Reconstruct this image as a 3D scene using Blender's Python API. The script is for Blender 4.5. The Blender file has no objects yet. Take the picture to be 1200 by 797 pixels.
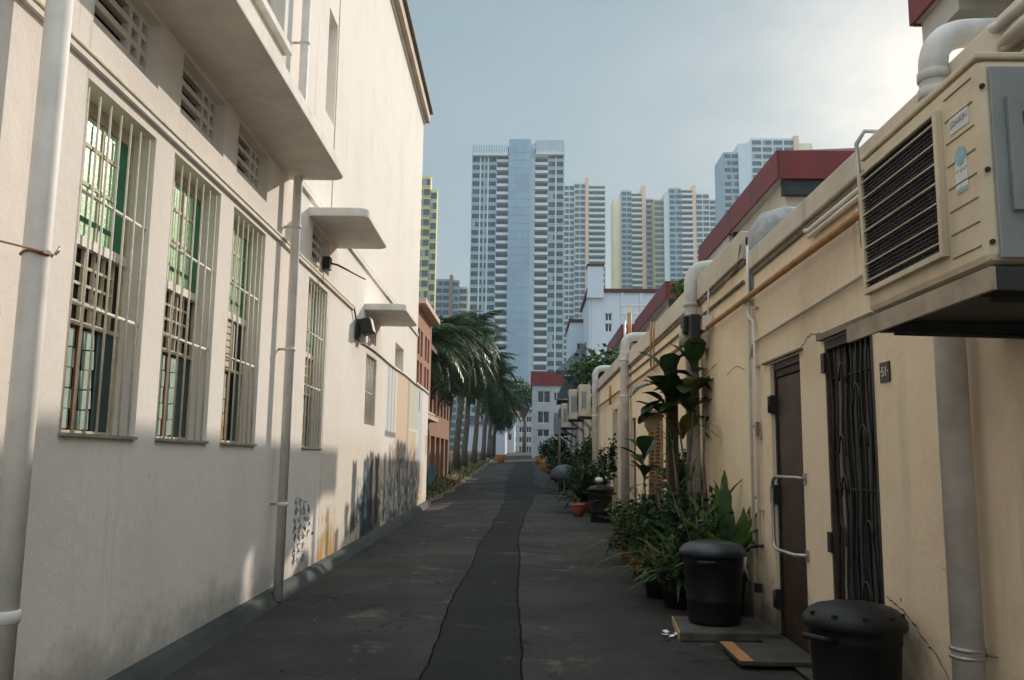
import bpy, bmesh, math, random
from mathutils import Vector, Matrix
random.seed(7)
sc = bpy.context.scene
col = sc.collection
R = math.radians
PI = math.pi

# ------------------------------------------------------------------ camera
PITCH, ROLL, YAW = R(8.0), R(0.72), R(1.17743)
def _basis():
    f = Vector((0, math.cos(PITCH), math.sin(PITCH))); u = Vector((0, -math.sin(PITCH), math.cos(PITCH))); r = Vector((1, 0, 0))
    r3 = r*math.cos(ROLL)+u*math.sin(ROLL); u3 = u*math.cos(ROLL)-r*math.sin(ROLL)
    M = Matrix.Rotation(YAW, 3, 'Z')
    return M@r3, M@u3, M@f
CR, CU, CF = _basis()
CAM = Vector((0, 0, 1.4))
cd = bpy.data.cameras.new('camera'); cam = bpy.data.objects.new('camera', cd); col.objects.link(cam)
cd.sensor_width = 36; cd.lens = 30; cd.clip_end = 9000; cd.clip_start = .05
cam.matrix_world = Matrix(((CR.x, CU.x, -CF.x, 0), (CR.y, CU.y, -CF.y, 0), (CR.z, CU.z, -CF.z, 1.4), (0, 0, 0, 1)))
sc.camera = cam
def at(px, py, Y):
    """survey helper: the world point at depth Y seen at a photograph pixel"""
    d = CR*((px-600)/1000)-CU*((py-398.5)/1000)+CF
    return CAM+d*(Y/d.y)
def gz(y):
    return .009*max(-30., min(y, 30.))+.030*max(0., min(y, 100.)-30.)

# ------------------------------------------------------------------ materials
def _nodes(name):
    m = bpy.data.materials.new(name); m.use_nodes = True
    nt = m.node_tree; b = nt.nodes['Principled BSDF']
    return m, nt, b
def N(nt, t, **kw):
    n = nt.nodes.new(t)
    for k, v in kw.items():
        if k.startswith('i_'):
            n.inputs[k[2:].replace('_', ' ')].default_value = v
        else: setattr(n, k, v)
    return n
def noise(nt, vec, scale, detail=4, rough=.6, mapscale=None):
    if mapscale:
        mp = N(nt, 'ShaderNodeMapping'); mp.inputs['Scale'].default_value = mapscale
        nt.links.new(vec, mp.inputs['Vector']); vec = mp.outputs['Vector']
    n = N(nt, 'ShaderNodeTexNoise'); n.inputs['Scale'].default_value = scale; n.inputs['Detail'].default_value = detail; n.inputs['Roughness'].default_value = rough
    nt.links.new(vec, n.inputs['Vector'])
    return n.outputs['Fac']
def ramp(nt, fac, a, b):
    r = N(nt, 'ShaderNodeMapRange'); r.inputs['From Min'].default_value = a; r.inputs['From Max'].default_value = b
    r.interpolation_type = 'SMOOTHSTEP'
    nt.links.new(fac, r.inputs['Value']); return r.outputs['Result']
def mth(nt, op, a, b=None):
    m = N(nt, 'ShaderNodeMath', operation=op)
    for i, v in enumerate((a, b)):
        if v is None: continue
        if isinstance(v, (int, float)): m.inputs[i].default_value = v
        else: nt.links.new(v, m.inputs[i])
    return m.outputs[0]
def mix(nt, fac, a, b):
    m = N(nt, 'ShaderNodeMix', data_type='RGBA')
    for s, v in ((0, fac), (6, a), (7, b)):
        if isinstance(v, (int, float)): m.inputs[s].default_value = v
        elif isinstance(v, tuple): m.inputs[s].default_value = v if len(v) == 4 else v+(1,)
        else: nt.links.new(v, m.inputs[s])
    return m.outputs[2]
def coords(nt):
    return N(nt, 'ShaderNodeTexCoord').outputs['Object']
def bump(nt, b, h, strength, dist=.01):
    n = N(nt, 'ShaderNodeBump'); n.inputs['Strength'].default_value = strength; n.inputs['Distance'].default_value = dist
    nt.links.new(h, n.inputs['Height']); nt.links.new(n.outputs[0], b.inputs['Normal'])
def simple(name, c, rough=.6, metal=0., var=.25, scale=6., bmp=.15, c2=None, spec=.4, fine=60.):
    """painted / weathered surface with blotches and fine relief"""
    m, nt, b = _nodes(name); v = coords(nt)
    f = ramp(nt, noise(nt, v, scale, 6), .35, .7)
    dark = c2 if c2 else tuple(x*(1-var) for x in c)
    nt.links.new(mix(nt, f, c, dark), b.inputs['Base Color'])
    b.inputs['Roughness'].default_value = rough; b.inputs['Metallic'].default_value = metal; b.inputs['Specular IOR Level'].default_value = spec
    if bmp: bump(nt, b, noise(nt, v, fine, 3), bmp, .004)
    return m
def plaster(name, c, stain, amt=.5, bmp=.35, base_dirt=0., streak=.4, speck=0.):
    m, nt, b = _nodes(name); v = coords(nt)
    blot = ramp(nt, noise(nt, v, .9, 7, .65), .42, .75)
    colr = mix(nt, mth(nt, 'MULTIPLY', blot, amt), c, stain)
    st = ramp(nt, noise(nt, v, 2.2, 5, .6, (1.6, 1.6, .16)), .55, .8)
    colr = mix(nt, mth(nt, 'MULTIPLY', st, streak), colr, tuple(x*.55 for x in stain))
    mot = noise(nt, v, 22, 5, .7)
    colr = mix(nt, mth(nt, 'MULTIPLY', ramp(nt, mot, .45, .8), .25), colr, tuple(x*.75 for x in c))
    if speck:
        vo = N(nt, 'ShaderNodeTexVoronoi'); vo.inputs['Scale'].default_value = 3.2; nt.links.new(v, vo.inputs['Vector'])
        sp = mth(nt, 'LESS_THAN', vo.outputs['Distance'], .045)
        sp2 = mth(nt, 'MULTIPLY', sp, mth(nt, 'GREATER_THAN', noise(nt, v, 1.3, 2), .50))
        chip = ramp(nt, noise(nt, v, 7.5, 9, .78), .66, .70); colr = mix(nt, mth(nt, 'MULTIPLY', chip, speck*.6), colr, tuple(x*.45 for x in stain))
        scr = ramp(nt, noise(nt, v, 3.1, 8, .8, (1, 1, 2.6)), .67, .70); colr = mix(nt, mth(nt, 'MULTIPLY', scr, speck*.45), colr, tuple(min(1, x*1.12) for x in c))
        run = ramp(nt, noise(nt, v, 6, 4, .6, (1.4, 1.4, .07)), .60, .75); colr = mix(nt, mth(nt, 'MULTIPLY', run, .35), colr, tuple(x*.5 for x in stain))
        colr = mix(nt, mth(nt, 'MULTIPLY', sp2, speck), colr, (.09, .06, .04))
    if base_dirt:
        sx = N(nt, 'ShaderNodeSeparateXYZ'); nt.links.new(v, sx.inputs[0])
        hgt = mth(nt, 'ADD', sx.outputs['Z'], mth(nt, 'MULTIPLY', noise(nt, v, 2.5, 6, .7), -.9))
        dm = ramp(nt, hgt, .12, -.38)
        colr = mix(nt, mth(nt, 'MULTIPLY', dm, base_dirt), colr, (.09, .08, .065))
    nt.links.new(colr, b.inputs['Base Color']); b.inputs['Roughness'].default_value = .85; b.inputs['Specular IOR Level'].default_value = .25
    h = mth(nt, 'ADD', mth(nt, 'MULTIPLY', noise(nt, v, 5, 4), .8), mth(nt, 'MULTIPLY', noise(nt, v, 90, 4, .7), .22))
    bump(nt, b, h, bmp, .012)
    return m
def leafmat(name, c, c2, trans=.25, rough=.45, scale=3.):
    m, nt, b = _nodes(name); v = coords(nt)
    f = ramp(nt, noise(nt, v, scale, 4), .35, .65)
    cc = mix(nt, f, c, c2)
    nt.links.new(cc, b.inputs['Base Color']); b.inputs['Roughness'].default_value = rough; b.inputs['Specular IOR Level'].default_value = .22
    t = N(nt, 'ShaderNodeBsdfTranslucent'); nt.links.new(cc, t.inputs['Color'])
    ms = N(nt, 'ShaderNodeMixShader'); ms.inputs[0].default_value = trans
    nt.links.new(b.outputs[0], ms.inputs[1]); nt.links.new(t.outputs[0], ms.inputs[2])
    nt.links.new(ms.outputs[0], nt.nodes['Material Output'].inputs['Surface'])
    return m
def glassy(name, c, rough=.12, var=.4, scale=.8, spec=.6):
    m, nt, b = _nodes(name); v = coords(nt)
    nt.links.new(mix(nt, ramp(nt, noise(nt, v, scale, 3), .3, .7), c, tuple(x*(1-var) for x in c)), b.inputs['Base Color'])
    b.inputs['Roughness'].default_value = rough; b.inputs['Specular IOR Level'].default_value = spec
    return m

M = {}
M['white_wall'] = plaster('white_wall', (.80, .74, .68), (.66, .60, .53), .5, .75, .55, .18, .35)
M['white_trim'] = simple('white_trim', (.76, .725, .67), .8, var=.16, scale=4, bmp=.2)
M['tan_trim'] = simple('tan_trim', (.55, .43, .32), .8, var=.25, scale=2)
M['cream_wall'] = plaster('cream_wall', (.80, .665, .50), (.60, .48, .35), .8, .9, .9, .35, .8)
M['cream_wall2'] = plaster('cream_wall2', (.88, .735, .52), (.66, .53, .36), .7, .85, .85, .35, .5)
M['cream_wall3'] = plaster('cream_wall3', (.74, .64, .51), (.54, .47, .37), .6, .35, .6, .45)
M['grey_wall'] = plaster('grey_wall', (.50, .48, .46), (.36, .35, .34), .6, .3, .5, .4)
M['lav_wall'] = plaster('lav_wall', (.60, .60, .68), (.50, .50, .58), .4, .2, 0, .25)
M['shaded_wall'] = plaster('shaded_wall', (.42, .43, .45), (.30, .31, .33), .6, .3, 0, .5)  # far-end white walls coloured darker, their shade put into the colour
M['blue_wall'] = plaster('blue_wall', (.60, .64, .70), (.50, .54, .60), .4, .2, 0, .25)
M['brick'] = plaster('brick', (.36, .18, .115), (.27, .125, .08), .6, .4, 0, .4)
M['brick_trim'] = simple('brick_trim', (.62, .46, .36), .8, var=.3)
M['coping'] = plaster('coping', (.62, .56, .47), (.42, .37, .30), .7, .5, 0, .7)
M['coping_dark'] = simple('coping_dark', (.22, .19, .15), .85, var=.4)
M['soffit'] = simple('soffit', (.50, .48, .44), .85, var=.15, scale=2)
M['red_roof'] = simple('red_roof', (.19, .022, .022), .55, var=.3, scale=1.5, c2=(.13, .02, .018))
M['dark_tile'] = simple('dark_tile', (.10, .035, .03), .7, var=.4, scale=3)
M['pvc'] = simple('pvc', (.60, .58, .55), .45, var=.28, scale=5, bmp=.06)
M['pvc_old'] = simple('pvc_old', (.56, .53, .48), .6, var=.35, scale=4, bmp=.12)
M['white_pipe'] = simple('white_pipe', (.74, .70, .645), .6, var=.16, scale=4, bmp=.1)
M['orange_pipe'] = simple('orange_pipe', (.44, .21, .07), .6, var=.3, scale=8, bmp=.12, c2=(.27, .14, .065))
M['steel'] = simple('steel', (.48, .48, .47), .35, .7, var=.3, scale=9, bmp=.05)
M['grey_duct'] = simple('grey_duct', (.36, .37, .38), .6, .2, var=.3, scale=9, bmp=.2)
M['black_iron'] = simple('black_iron', (.018, .018, .019), .5, var=.3, bmp=.1)
M['black_plastic'] = simple('black_plastic', (.008, .009, .011), .5, scale=4, bmp=.3, spec=.25, c2=(.014, .0135, .013), fine=14)
M['navy_plastic'] = simple('navy_plastic', (.02, .028, .036), .4, var=.3, bmp=.1)
M['bars'] = simple('bars', (.74, .69, .60), .55, var=.2, scale=20, bmp=.1)
M['cream_wood'] = simple('cream_wood', (.62, .54, .38), .7, var=.3, scale=12)
M['frost_green'] = simple('frost_green', (.56, .80, .48), .3, var=.3, scale=30, bmp=.5, c2=(.34, .58, .33), fine=40)
M['deep_green'] = simple('deep_green', (.03, .23, .11), .4, var=.3, bmp=.1)
M['teal_slat'] = simple('teal_slat', (.34, .47, .38), .6, var=.3, scale=7, bmp=.15)
M['dark_teal'] = simple('dark_teal', (.015, .05, .05), .35, var=.3, bmp=.05)
M['rust_wood'] = simple('rust_wood', (.30, .13, .05), .8, var=.5, scale=14)
M['void'] = simple('void', (.008, .009, .012), .6, var=.2, bmp=0)
M['frost_grey'] = simple('frost_grey', (.42, .38, .31), .6, var=.2, scale=10)
M['concrete'] = simple('concrete', (.33, .32, .29), .9, var=.35, scale=4, bmp=.4)
M['kerb'] = plaster('kerb', (.060, .068, .062), (.020, .021, .019), 1., .6, 0, .6)
M['dark_concrete'] = simple('dark_concrete', (.06, .055, .05), .9, var=.4, scale=4, bmp=.4)
M['stained_slab'] = simple('stained_slab', (.09, .083, .07), .9, var=.5, scale=5, bmp=.5)
M['ochre'] = simple('ochre', (.52, .36, .17), .85, var=.4, scale=6, bmp=.3)
M['soil'] = simple('soil', (.15, .085, .045), .95, var=.5, scale=5, bmp=.7)
M['earth'] = simple('earth', (.10, .11, .06), .95, var=.4, scale=.3, bmp=.4)
M['terracotta'] = simple('terracotta', (.34, .12, .055), .8, var=.35, scale=9, bmp=.2)
M['orange_plastic'] = simple('orange_plastic', (.60, .22, .04), .5, var=.2)
M['bark'] = simple('bark', (.16, .13, .105), .95, var=.5, scale=8, bmp=.8, fine=25)
M['timber'] = simple('timber', (.085, .055, .038), .85, var=.45, scale=10, bmp=.5, fine=30)
M['louvre_wood'] = simple('louvre_wood', (.33, .20, .085), .75, var=.4, scale=9, bmp=.3)
M['door_wood'] = simple('door_wood', (.032, .024, .018), .55, var=.5, scale=5, bmp=.3, c2=(.075, .042, .022))
M['ac_cream'] = simple('ac_cream', (.60, .52, .385), .5, var=.28, scale=3, bmp=.06)
M['ac_grey'] = simple('ac_grey', (.25, .28, .29), .5, .2, var=.2, scale=5, bmp=.06)
M['tray'] = simple('tray', (.36, .31, .24), .6, var=.35, scale=6)
M['tray_dark'] = simple('tray_dark', (.03, .035, .04), .6, var=.4)
M['sticker'] = simple('sticker', (.62, .66, .66), .5, var=.15, scale=30, bmp=0)
M['sticker_blue'] = simple('sticker_blue', (.25, .45, .55), .5, var=.2, scale=30, bmp=0)
M['sign_black'] = simple('sign_black', (.012, .012, .013), .4, var=.1, bmp=0)
M['ink_white'] = simple('ink_white', (.72, .72, .70), .6, var=.1, bmp=0)
M['ink_grey'] = simple('ink_grey', (.28, .33, .36), .6, var=.1, bmp=0)
M['leaf_dark'] = leafmat('leaf_dark', (.013, .030, .013), (.026, .055, .017), .15, .4)
M['leaf_mid'] = leafmat('leaf_mid', (.025, .060, .017), (.055, .10, .023), .25)
M['leaf_bright'] = leafmat('leaf_bright', (.10, .19, .03), (.06, .12, .025), .35)
M['leaf_yellow'] = leafmat('leaf_yellow', (.20, .19, .05), (.09, .12, .03), .3)
M['leaf_brown'] = leafmat('leaf_brown', (.13, .075, .03), (.08, .06, .025), .2)
M['palm_leaf'] = leafmat('palm_leaf', (.013, .033, .012), (.040, .078, .020), .2, .6, 1.2)
M['tree_leaf'] = leafmat('tree_leaf', (.022, .055, .022), (.05, .095, .03), .25, .5, .8)
M['gate_grey'] = simple('gate_grey', (.055, .06, .06), .6, var=.4)
M['teal_fence'] = simple('teal_fence', (.10, .24, .27), .6, var=.3)
M['tarp'] = simple('tarp', (.06, .08, .10), .6, var=.3)
M['metal_roof'] = simple('metal_roof', (.17, .19, .22), .6, var=.3, scale=1)
# towers
M['t_blue'] = simple('t_blue', (.38, .50, .58), .8, var=.16, scale=.25, bmp=0)
M['t_core'] = simple('t_core', (.29, .405, .53), .8, var=.2, scale=.12, bmp=0)
M['t_pale'] = simple('t_pale', (.60, .66, .70), .8, var=.1, scale=.2, bmp=0)
M['t_white'] = simple('t_white', (.66, .70, .73), .8, var=.1, scale=.2, bmp=0)
M['t_yellow'] = simple('t_yellow', (.72, .62, .22), .8, var=.12, scale=.2, bmp=0)
M['t_pyel'] = simple('t_pyel', (.82, .72, .34), .8, var=.12, scale=.2, bmp=0)
M['t_cream'] = simple('t_cream', (.80, .72, .52), .8, var=.1, scale=.2, bmp=0)
M['t_orange'] = simple('t_orange', (.76, .50, .36), .8, var=.1, scale=.2, bmp=0)
M['t_olive'] = simple('t_olive', (.46, .42, .18), .8, var=.12, scale=.2, bmp=0)
M['t_red'] = simple('t_red', (.36, .16, .12), .8, var=.1, scale=.2, bmp=0)
M['t_grey'] = simple('t_grey', (.30, .36, .42), .8, var=.12, scale=.2, bmp=0)
M['t_glass'] = glassy('t_glass', (.018, .05, .075), .35, .4, .25, .35)
M['t_glass2'] = glassy('t_glass2', (.06, .10, .13), .4, .4, .2, .35)
M['t_curtain'] = simple('t_curtain', (.34, .36, .35), .7, var=.3, scale=.3, bmp=0)
M['win_dark'] = glassy('win_dark', (.03, .04, .06), .2)
M['mullion'] = simple('mullion', (.10, .14, .19), .6, bmp=0)

# asphalt
def asphalt(name, c, c2, crack):
    m, nt, b = _nodes(name); v = coords(nt)
    big = ramp(nt, noise(nt, v, .55, 7, .65), .38, .72)
    cc = mix(nt, big, c, c2)
    fine = noise(nt, v, 70, 4, .85)
    cc = mix(nt, mth(nt, 'MULTIPLY', ramp(nt, fine, .50, .68), .7), cc, tuple(min(1, x*3.2) for x in c))
    pale = ramp(nt, noise(nt, v, 1.3, 8, .78), .56, .68)
    cc = mix(nt, mth(nt, 'MULTIPLY', pale, crack*.75), cc, (.19, .17, .145))
    vo = N(nt, 'ShaderNodeTexVoronoi', feature='DISTANCE_TO_EDGE'); vo.inputs['Scale'].default_value = .8
    wv = N(nt, 'ShaderNodeVectorMath', operation='ADD'); nt.links.new(v, wv.inputs[0])
    nz = N(nt, 'ShaderNodeTexNoise'); nz.inputs['Scale'].default_value = 2.5; nt.links.new(v, nz.inputs['Vector']); nt.links.new(nz.outputs['Color'], wv.inputs[1])
    nt.links.new(wv.outputs[0], vo.inputs['Vector'])
    ck = mth(nt, 'MULTIPLY', mth(nt, 'LESS_THAN', vo.outputs['Distance'], .008), mth(nt, 'GREATER_THAN', noise(nt, v, .7, 2), .52))
    cc = mix(nt, mth(nt, 'MULTIPLY', ck, crack), cc, (.012, .012, .012))
    nt.links.new(cc, b.inputs['Base Color']); b.inputs['Roughness'].default_value = .92; b.inputs['Specular IOR Level'].default_value = .15
    bump(nt, b, mth(nt, 'ADD', noise(nt, v, 140, 2, .8), mth(nt, 'MULTIPLY', noise(nt, v, 6, 4), .6)), .5, .012)
    return m
M['tar'] = simple('tar', (.008, .008, .009), .95, var=.3, bmp=.2, spec=.05)
M['asphalt'] = asphalt('asphalt', (.030, .029, .0275), (.062, .059, .055), .8)
M['asphalt_patch'] = asphalt('asphalt_patch', (.016, .0165, .017), (.024, .0235, .0235), .3)

# ------------------------------------------------------------------ mesh builder
class MB:
    def __init__(s): s.v = []; s.f = []; s.mi = []; s.mats = []; s.sm = []
    def m(s, mat):
        if mat not in s.mats: s.mats.append(mat)
        return s.mats.index(mat)
    def face(s, pts, mat, smooth=False):
        i = len(s.v); s.v += [tuple(p) for p in pts]; s.f.append(tuple(range(i, i+len(pts)))); s.mi.append(s.m(mat)); s.sm.append(smooth)
    def box(s, a, b, mat, T=None):
        x0, y0, z0 = [min(p, q) for p, q in zip(a, b)]; x1, y1, z1 = [max(p, q) for p, q in zip(a, b)]
        i = len(s.v)
        vs = [(x0,y0,z0),(x1,y0,z0),(x1,y1,z0),(x0,y1,z0),(x0,y0,z1),(x1,y0,z1),(x1,y1,z1),(x0,y1,z1)]
        if T is not None: vs = [tuple(T@Vector(v)) for v in vs]
        s.v += vs; k = s.m(mat)
        for q in ((0,3,2,1),(4,5,6,7),(0,1,5,4),(1,2,6,5),(2,3,7,6),(3,0,4,7)):
            s.f.append(tuple(i+j for j in q)); s.mi.append(k); s.sm.append(False)
        return s
    def prism(s, poly, z0, z1, mat, f=lambda p, z: (p[0], p[1], z)):
        n = len(poly); i = len(s.v); k = s.m(mat)
        s.v += [f(p, z0) for p in poly]+[f(p, z1) for p in poly]
        s.f.append(tuple(range(i+n-1, i-1, -1))); s.f.append(tuple(range(i+n, i+2*n)))
        for j in range(n): s.f.append((i+j, i+(j+1) % n, i+n+(j+1) % n, i+n+j))
        s.mi += [k]*(n+2); s.sm += [False]*(n+2)
        return s
    def tube(s, pts, r, mat, n=12, caps=True):
        pts = [Vector(p) for p in pts]; k = s.m(mat); i0 = len(s.v)
        rr = r if isinstance(r, (list, tuple)) else [r]*len(pts)
        up = None
        for j, p in enumerate(pts):
            if j == 0: d = pts[1]-p
            elif j == len(pts)-1: d = p-pts[-2]
            else: d = (pts[j+1]-p).normalized()+(p-pts[j-1]).normalized()
            d.normalize()
            if up is None: up = d.orthogonal().normalized()
            else:
                up = up-d*up.dot(d)
                up = up.normalized() if up.length > 1e-5 else d.orthogonal().normalized()
            w = d.cross(up)
            for q in range(n):
                a = 2*PI*q/n; s.v.append(tuple(p+(up*math.cos(a)+w*math.sin(a))*rr[j]))
        for j in range(len(pts)-1):
            for q in range(n):
                a = i0+j*n+q; b = i0+j*n+(q+1) % n
                s.f.append((a, b, b+n, a+n)); s.mi.append(k); s.sm.append(True)
        if caps:
            s.f.append(tuple(range(i0+n-1, i0-1, -1))); e = i0+(len(pts)-1)*n; s.f.append(tuple(range(e, e+n))); s.mi += [k, k]; s.sm += [False, False]
        return s
    def lathe(s, prof, c, mat, n=28):
        i0 = len(s.v); k = s.m(mat)
        for (r, z) in prof:
            for q in range(n):
                a = 2*PI*q/n; s.v.append((c[0]+r*math.cos(a), c[1]+r*math.sin(a), c[2]+z))
        for j in range(len(prof)-1):
            for q in range(n):
                a = i0+j*n+q; b = i0+j*n+(q+1) % n
                s.f.append((a, b, b+n, a+n)); s.mi.append(k); s.sm.append(True)
        s.f.append(tuple(range(i0+n-1, i0-1, -1))); e = i0+(len(prof)-1)*n; s.f.append(tuple(range(e, e+n))); s.mi += [k, k]; s.sm += [False, False]
        return s
    def mesh(s, name):
        me = bpy.data.meshes.new(name); me.from_pydata(s.v, [], s.f)
        for mt in s.mats: me.materials.append(M[mt])
        me.polygons.foreach_set('material_index', s.mi); me.polygons.foreach_set('use_smooth', s.sm)
        me.update(); return me
    def build(s, name, parent=None, bevel=0, loc=(0, 0, 0)):
        o = bpy.data.objects.new(name, s.mesh(name)); col.objects.link(o); o.location = loc
        if parent is not None: o.parent = parent
        if bevel:
            w = o.modifiers.new('Bevel', 'BEVEL'); w.width = bevel; w.segments = 2; w.limit_method = 'ANGLE'; w.angle_limit = R(40)
        return o
def tag(o, label, cat, group=None, kind=None):
    if label: o['label'] = label
    if cat: o['category'] = cat
    if group: o['group'] = group
    if kind: o['kind'] = kind
    return o
def thing(name, label, cat, loc=(0, 0, 0), rz=0, group=None):
    o = bpy.data.objects.new(name, None); col.objects.link(o); o.location = loc; o.rotation_euler = (0, 0, rz); o.empty_display_size = .2
    return tag(o, label, cat, group)
def copy_tree(o, parent=None):
    c = o.copy(); col.objects.link(c)
    if parent is not None: c.parent = parent
    for ch in list(o.children): copy_tree(ch, c)
    return c
def struct(mb, name): return tag(mb.build(name), None, None, None, 'structure')
def bend(p0, corner, p1, r, n=7):
    """points p0 -> rounded corner -> p1"""
    p0, c, p1 = Vector(p0), Vector(corner), Vector(p1)
    a = c+(p0-c).normalized()*r; b = c+(p1-c).normalized()*r
    return [p0]+[(a*(1-t)**2+c*2*t*(1-t)+b*t*t) for t in [i/n for i in range(n+1)]]+[p1]
def sheet(mb, u0, u1, z0, z1, holes, mat, F, revmat=None):
    """wall face with openings; F(u, z, depth) -> point; holes = (u0,u1,z0,z1,depth,backmat)"""
    us = sorted({u0, u1}|{h[0] for h in holes}|{h[1] for h in holes}); zs = sorted({z0, z1}|{h[2] for h in holes}|{h[3] for h in holes})
    for a, b in zip(us, us[1:]):
        for c, d in zip(zs, zs[1:]):
            mu, mz = (a+b)/2, (c+d)/2
            if any(h[0] < mu < h[1] and h[2] < mz < h[3] for h in holes): continue
            mb.face([F(a, c, 0), F(b, c, 0), F(b, d, 0), F(a, d, 0)], mat)
    rm = revmat or mat
    for (a, b, c, d, D, bk) in holes:
        mb.face([F(a, c, 0), F(a, c, D), F(a, d, D), F(a, d, 0)], rm); mb.face([F(b, c, 0), F(b, d, 0), F(b, d, D), F(b, c, D)], rm)
        mb.face([F(a, c, 0), F(b, c, 0), F(b, c, D), F(a, c, D)], rm); mb.face([F(a, d, 0), F(a, d, D), F(b, d, D), F(b, d, 0)], rm)
        mb.face([F(a, c, D), F(b, c, D), F(b, d, D), F(a, d, D)], bk)
def text_mesh(txt, size, mat, depth=.002):
    cu = bpy.data.curves.new('lettering', 'FONT'); cu.body = txt; cu.size = size; cu.extrude = depth; cu.align_x = 'CENTER'; cu.align_y = 'CENTER'
    o = bpy.data.objects.new('lettering', cu); col.objects.link(o)
    bpy.context.view_layer.update()
    me = bpy.data.meshes.new_from_object(o.evaluated_get(bpy.context.evaluated_depsgraph_get()))
    bpy.data.objects.remove(o); bpy.data.curves.remove(cu)
    me.materials.clear(); me.materials.append(M[mat]); return me

# ------------------------------------------------------------------ ground
LX0, LROT = -2.2547, .016827                  # foot line of the left wall
def lx(y): return LX0-.016829*y
ys = [-40, -20, 0, 20, 30, 40, 60, 80, 100, 130, 200, 500, 4000]
xs = [-3000, -300, -40, -6, 0, 6, 40, 300, 3000]
g = MB()
for a, b in zip(ys, ys[1:]):
    for c, d in zip(xs, xs[1:]):
        g.face([(c, a, gz(a)), (d, a, gz(a)), (d, b, gz(b)), (c, b, gz(b))], 'earth')
struct(g, 'ground')
r = MB()
def strip(mb, L, Rr, y0, y1, step, dz, mat):
    y = y0
    while y < y1-1e-6:
        q = min(y+step, y1)
        mb.face([(L(y), y, gz(y)+dz), (Rr(y), y, gz(y)+dz), (Rr(q), q, gz(q)+dz), (L(q), q, gz(q)+dz)], mat); y = q
strip(r, lambda y: lx(y)+.05 if y < 23 else -2.72, lambda y: 1.96, -12, 88, 2, .004, 'asphalt')
r.face([(-60, 88, gz(88)+.004), (60, 88, gz(88)+.004), (60, 100, gz(100)+.004), (-60, 100, gz(100)+.004)], 'asphalt')
struct(r, 'alley_road')
p = MB()
Lp = [(-2, -.66), (5.49, -.665), (6.93, -.682), (9.63, -.698), (13.06, -.715), (17.9, -.673), (23.8, -.66), (29, -.72)]
Rp = [(-2, -.04), (5.49, -.045), (6.93, -.061), (9.63, -.081), (13.06, -.141), (17.9, -.105), (23.8, .1), (29, .22)]
def lerp(tab, y):
    for (a, u), (b, v) in zip(tab, tab[1:]):
        if a <= y <= b: return u+(v-u)*(y-a)/(b-a)
    return tab[-1][1]
strip(p, lambda y: lerp(Lp, y)+.02*math.sin(y*1.3)+.005*math.sin(y*7.7), lambda y: lerp(Rp, y)+.02*math.sin(y*1.1+1)+.005*math.sin(y*8.3), -2, 29, .25, .008, 'asphalt_patch')
strip(p, lambda y: -.85, lambda y: 1.0+.05*math.sin(y*5), 29.0, 33.2, .3, .008, 'asphalt_patch')
strip(p, lambda y: -.95+.1*math.sin(y), lambda y: .35+.1*math.sin(y*.8), 33.2, 62, 1, .008, 'asphalt_patch')
for tab, ph, k0, k1, a0, a1 in ((Lp, 0, 3.1, 7.7, .018, .012), (Rp, 1, 2.6, 8.3, .018, .012)):
    e = (lambda y: lerp(Lp, y)+.02*math.sin(y*1.3)+.005*math.sin(y*7.7)) if tab is Lp else (lambda y: lerp(Rp, y)+.02*math.sin(y*1.1+1)+.005*math.sin(y*8.3))
    strip(p, lambda y: e(y)-.007-.003*math.sin(y*17), lambda y: e(y)+.007+.003*math.sin(y*23), -2, 29, .1, .011, 'tar')
struct(p, 'road_patch')
k = MB()
y = -6.0
while y < 22.6:
    q = y+1.2+.0*y
    q = min(q, 22.6)
    x = (lx(y)+lx(q))/2
    h = .11+.008*math.sin(y*5); A = [Vector((lx(e)+o_, e, gz(e)+z_)) for e in (y+.003, q-.003) for (o_, z_) in ((-.02, h+.02), (.06, h), (.08, h-.02), (.135, .0), (.135, -.05))]
    for j in range(4): k.face([A[j], A[j+1], A[j+6], A[j+5]], 'kerb')
    k.face(A[:5]+[Vector((lx(y)-.02, y+.003, gz(y)-.05))], 'kerb'); k.face(A[5:]+[Vector((lx(q)-.02, q-.003, gz(q)-.05))], 'kerb')
    y = q
tag(k.build('kerb'), None, None, None, 'structure')
k = MB()
strip(k, lambda y: 1.75, lambda y: 1.97, -6, 62, 4, .03, 'dark_concrete')
struct(k, 'drain_apron')
# bank with soil, beyond the white house on the left
bk = MB()
for a, b in zip(range(22, 80, 2), range(24, 82, 2)):
    for (x0, h0, x1, h1) in ((-2.62, .02, -2.95, .16), (-2.95, .16, -3.6, .34), (-3.6, .34, -5.2, .42), (-5.2, .42, -9, .42)):
        bk.face([(x0+.1*math.sin(a*1.3), a, gz(a)+h0), (x0+.1*math.sin(b*1.3), b, gz(b)+h0), (x1, b, gz(b)+h1), (x1, a, gz(a)+h1)], 'soil')
struct(bk, 'bank')
gr = MB()
for i in range(2600):
    y = 22.5+random.random()**1.5*50; x = -2.75-random.random()**1.4*1.6; z = gz(y)+.03+max(0, min(.36, (-2.62-x)*.38)); h = .06+.14*random.random(); a = random.random()*PI
    dx, dy = .012*math.cos(a), .012*math.sin(a); lx_, ly_ = random.uniform(-.08, .08), random.uniform(-.08, .08)
    gr.face([(x-dx*2, y-dy*2, z-.03), (x+dx*2, y+dy*2, z-.03), (x+lx_, y+ly_, z+h)], random.choice(('leaf_mid', 'leaf_mid', 'leaf_yellow', 'leaf_bright')))
tag(gr.build('grass'), 'rough grass and weeds along the soil bank under the palms', 'grass', None, 'stuff')

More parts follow.
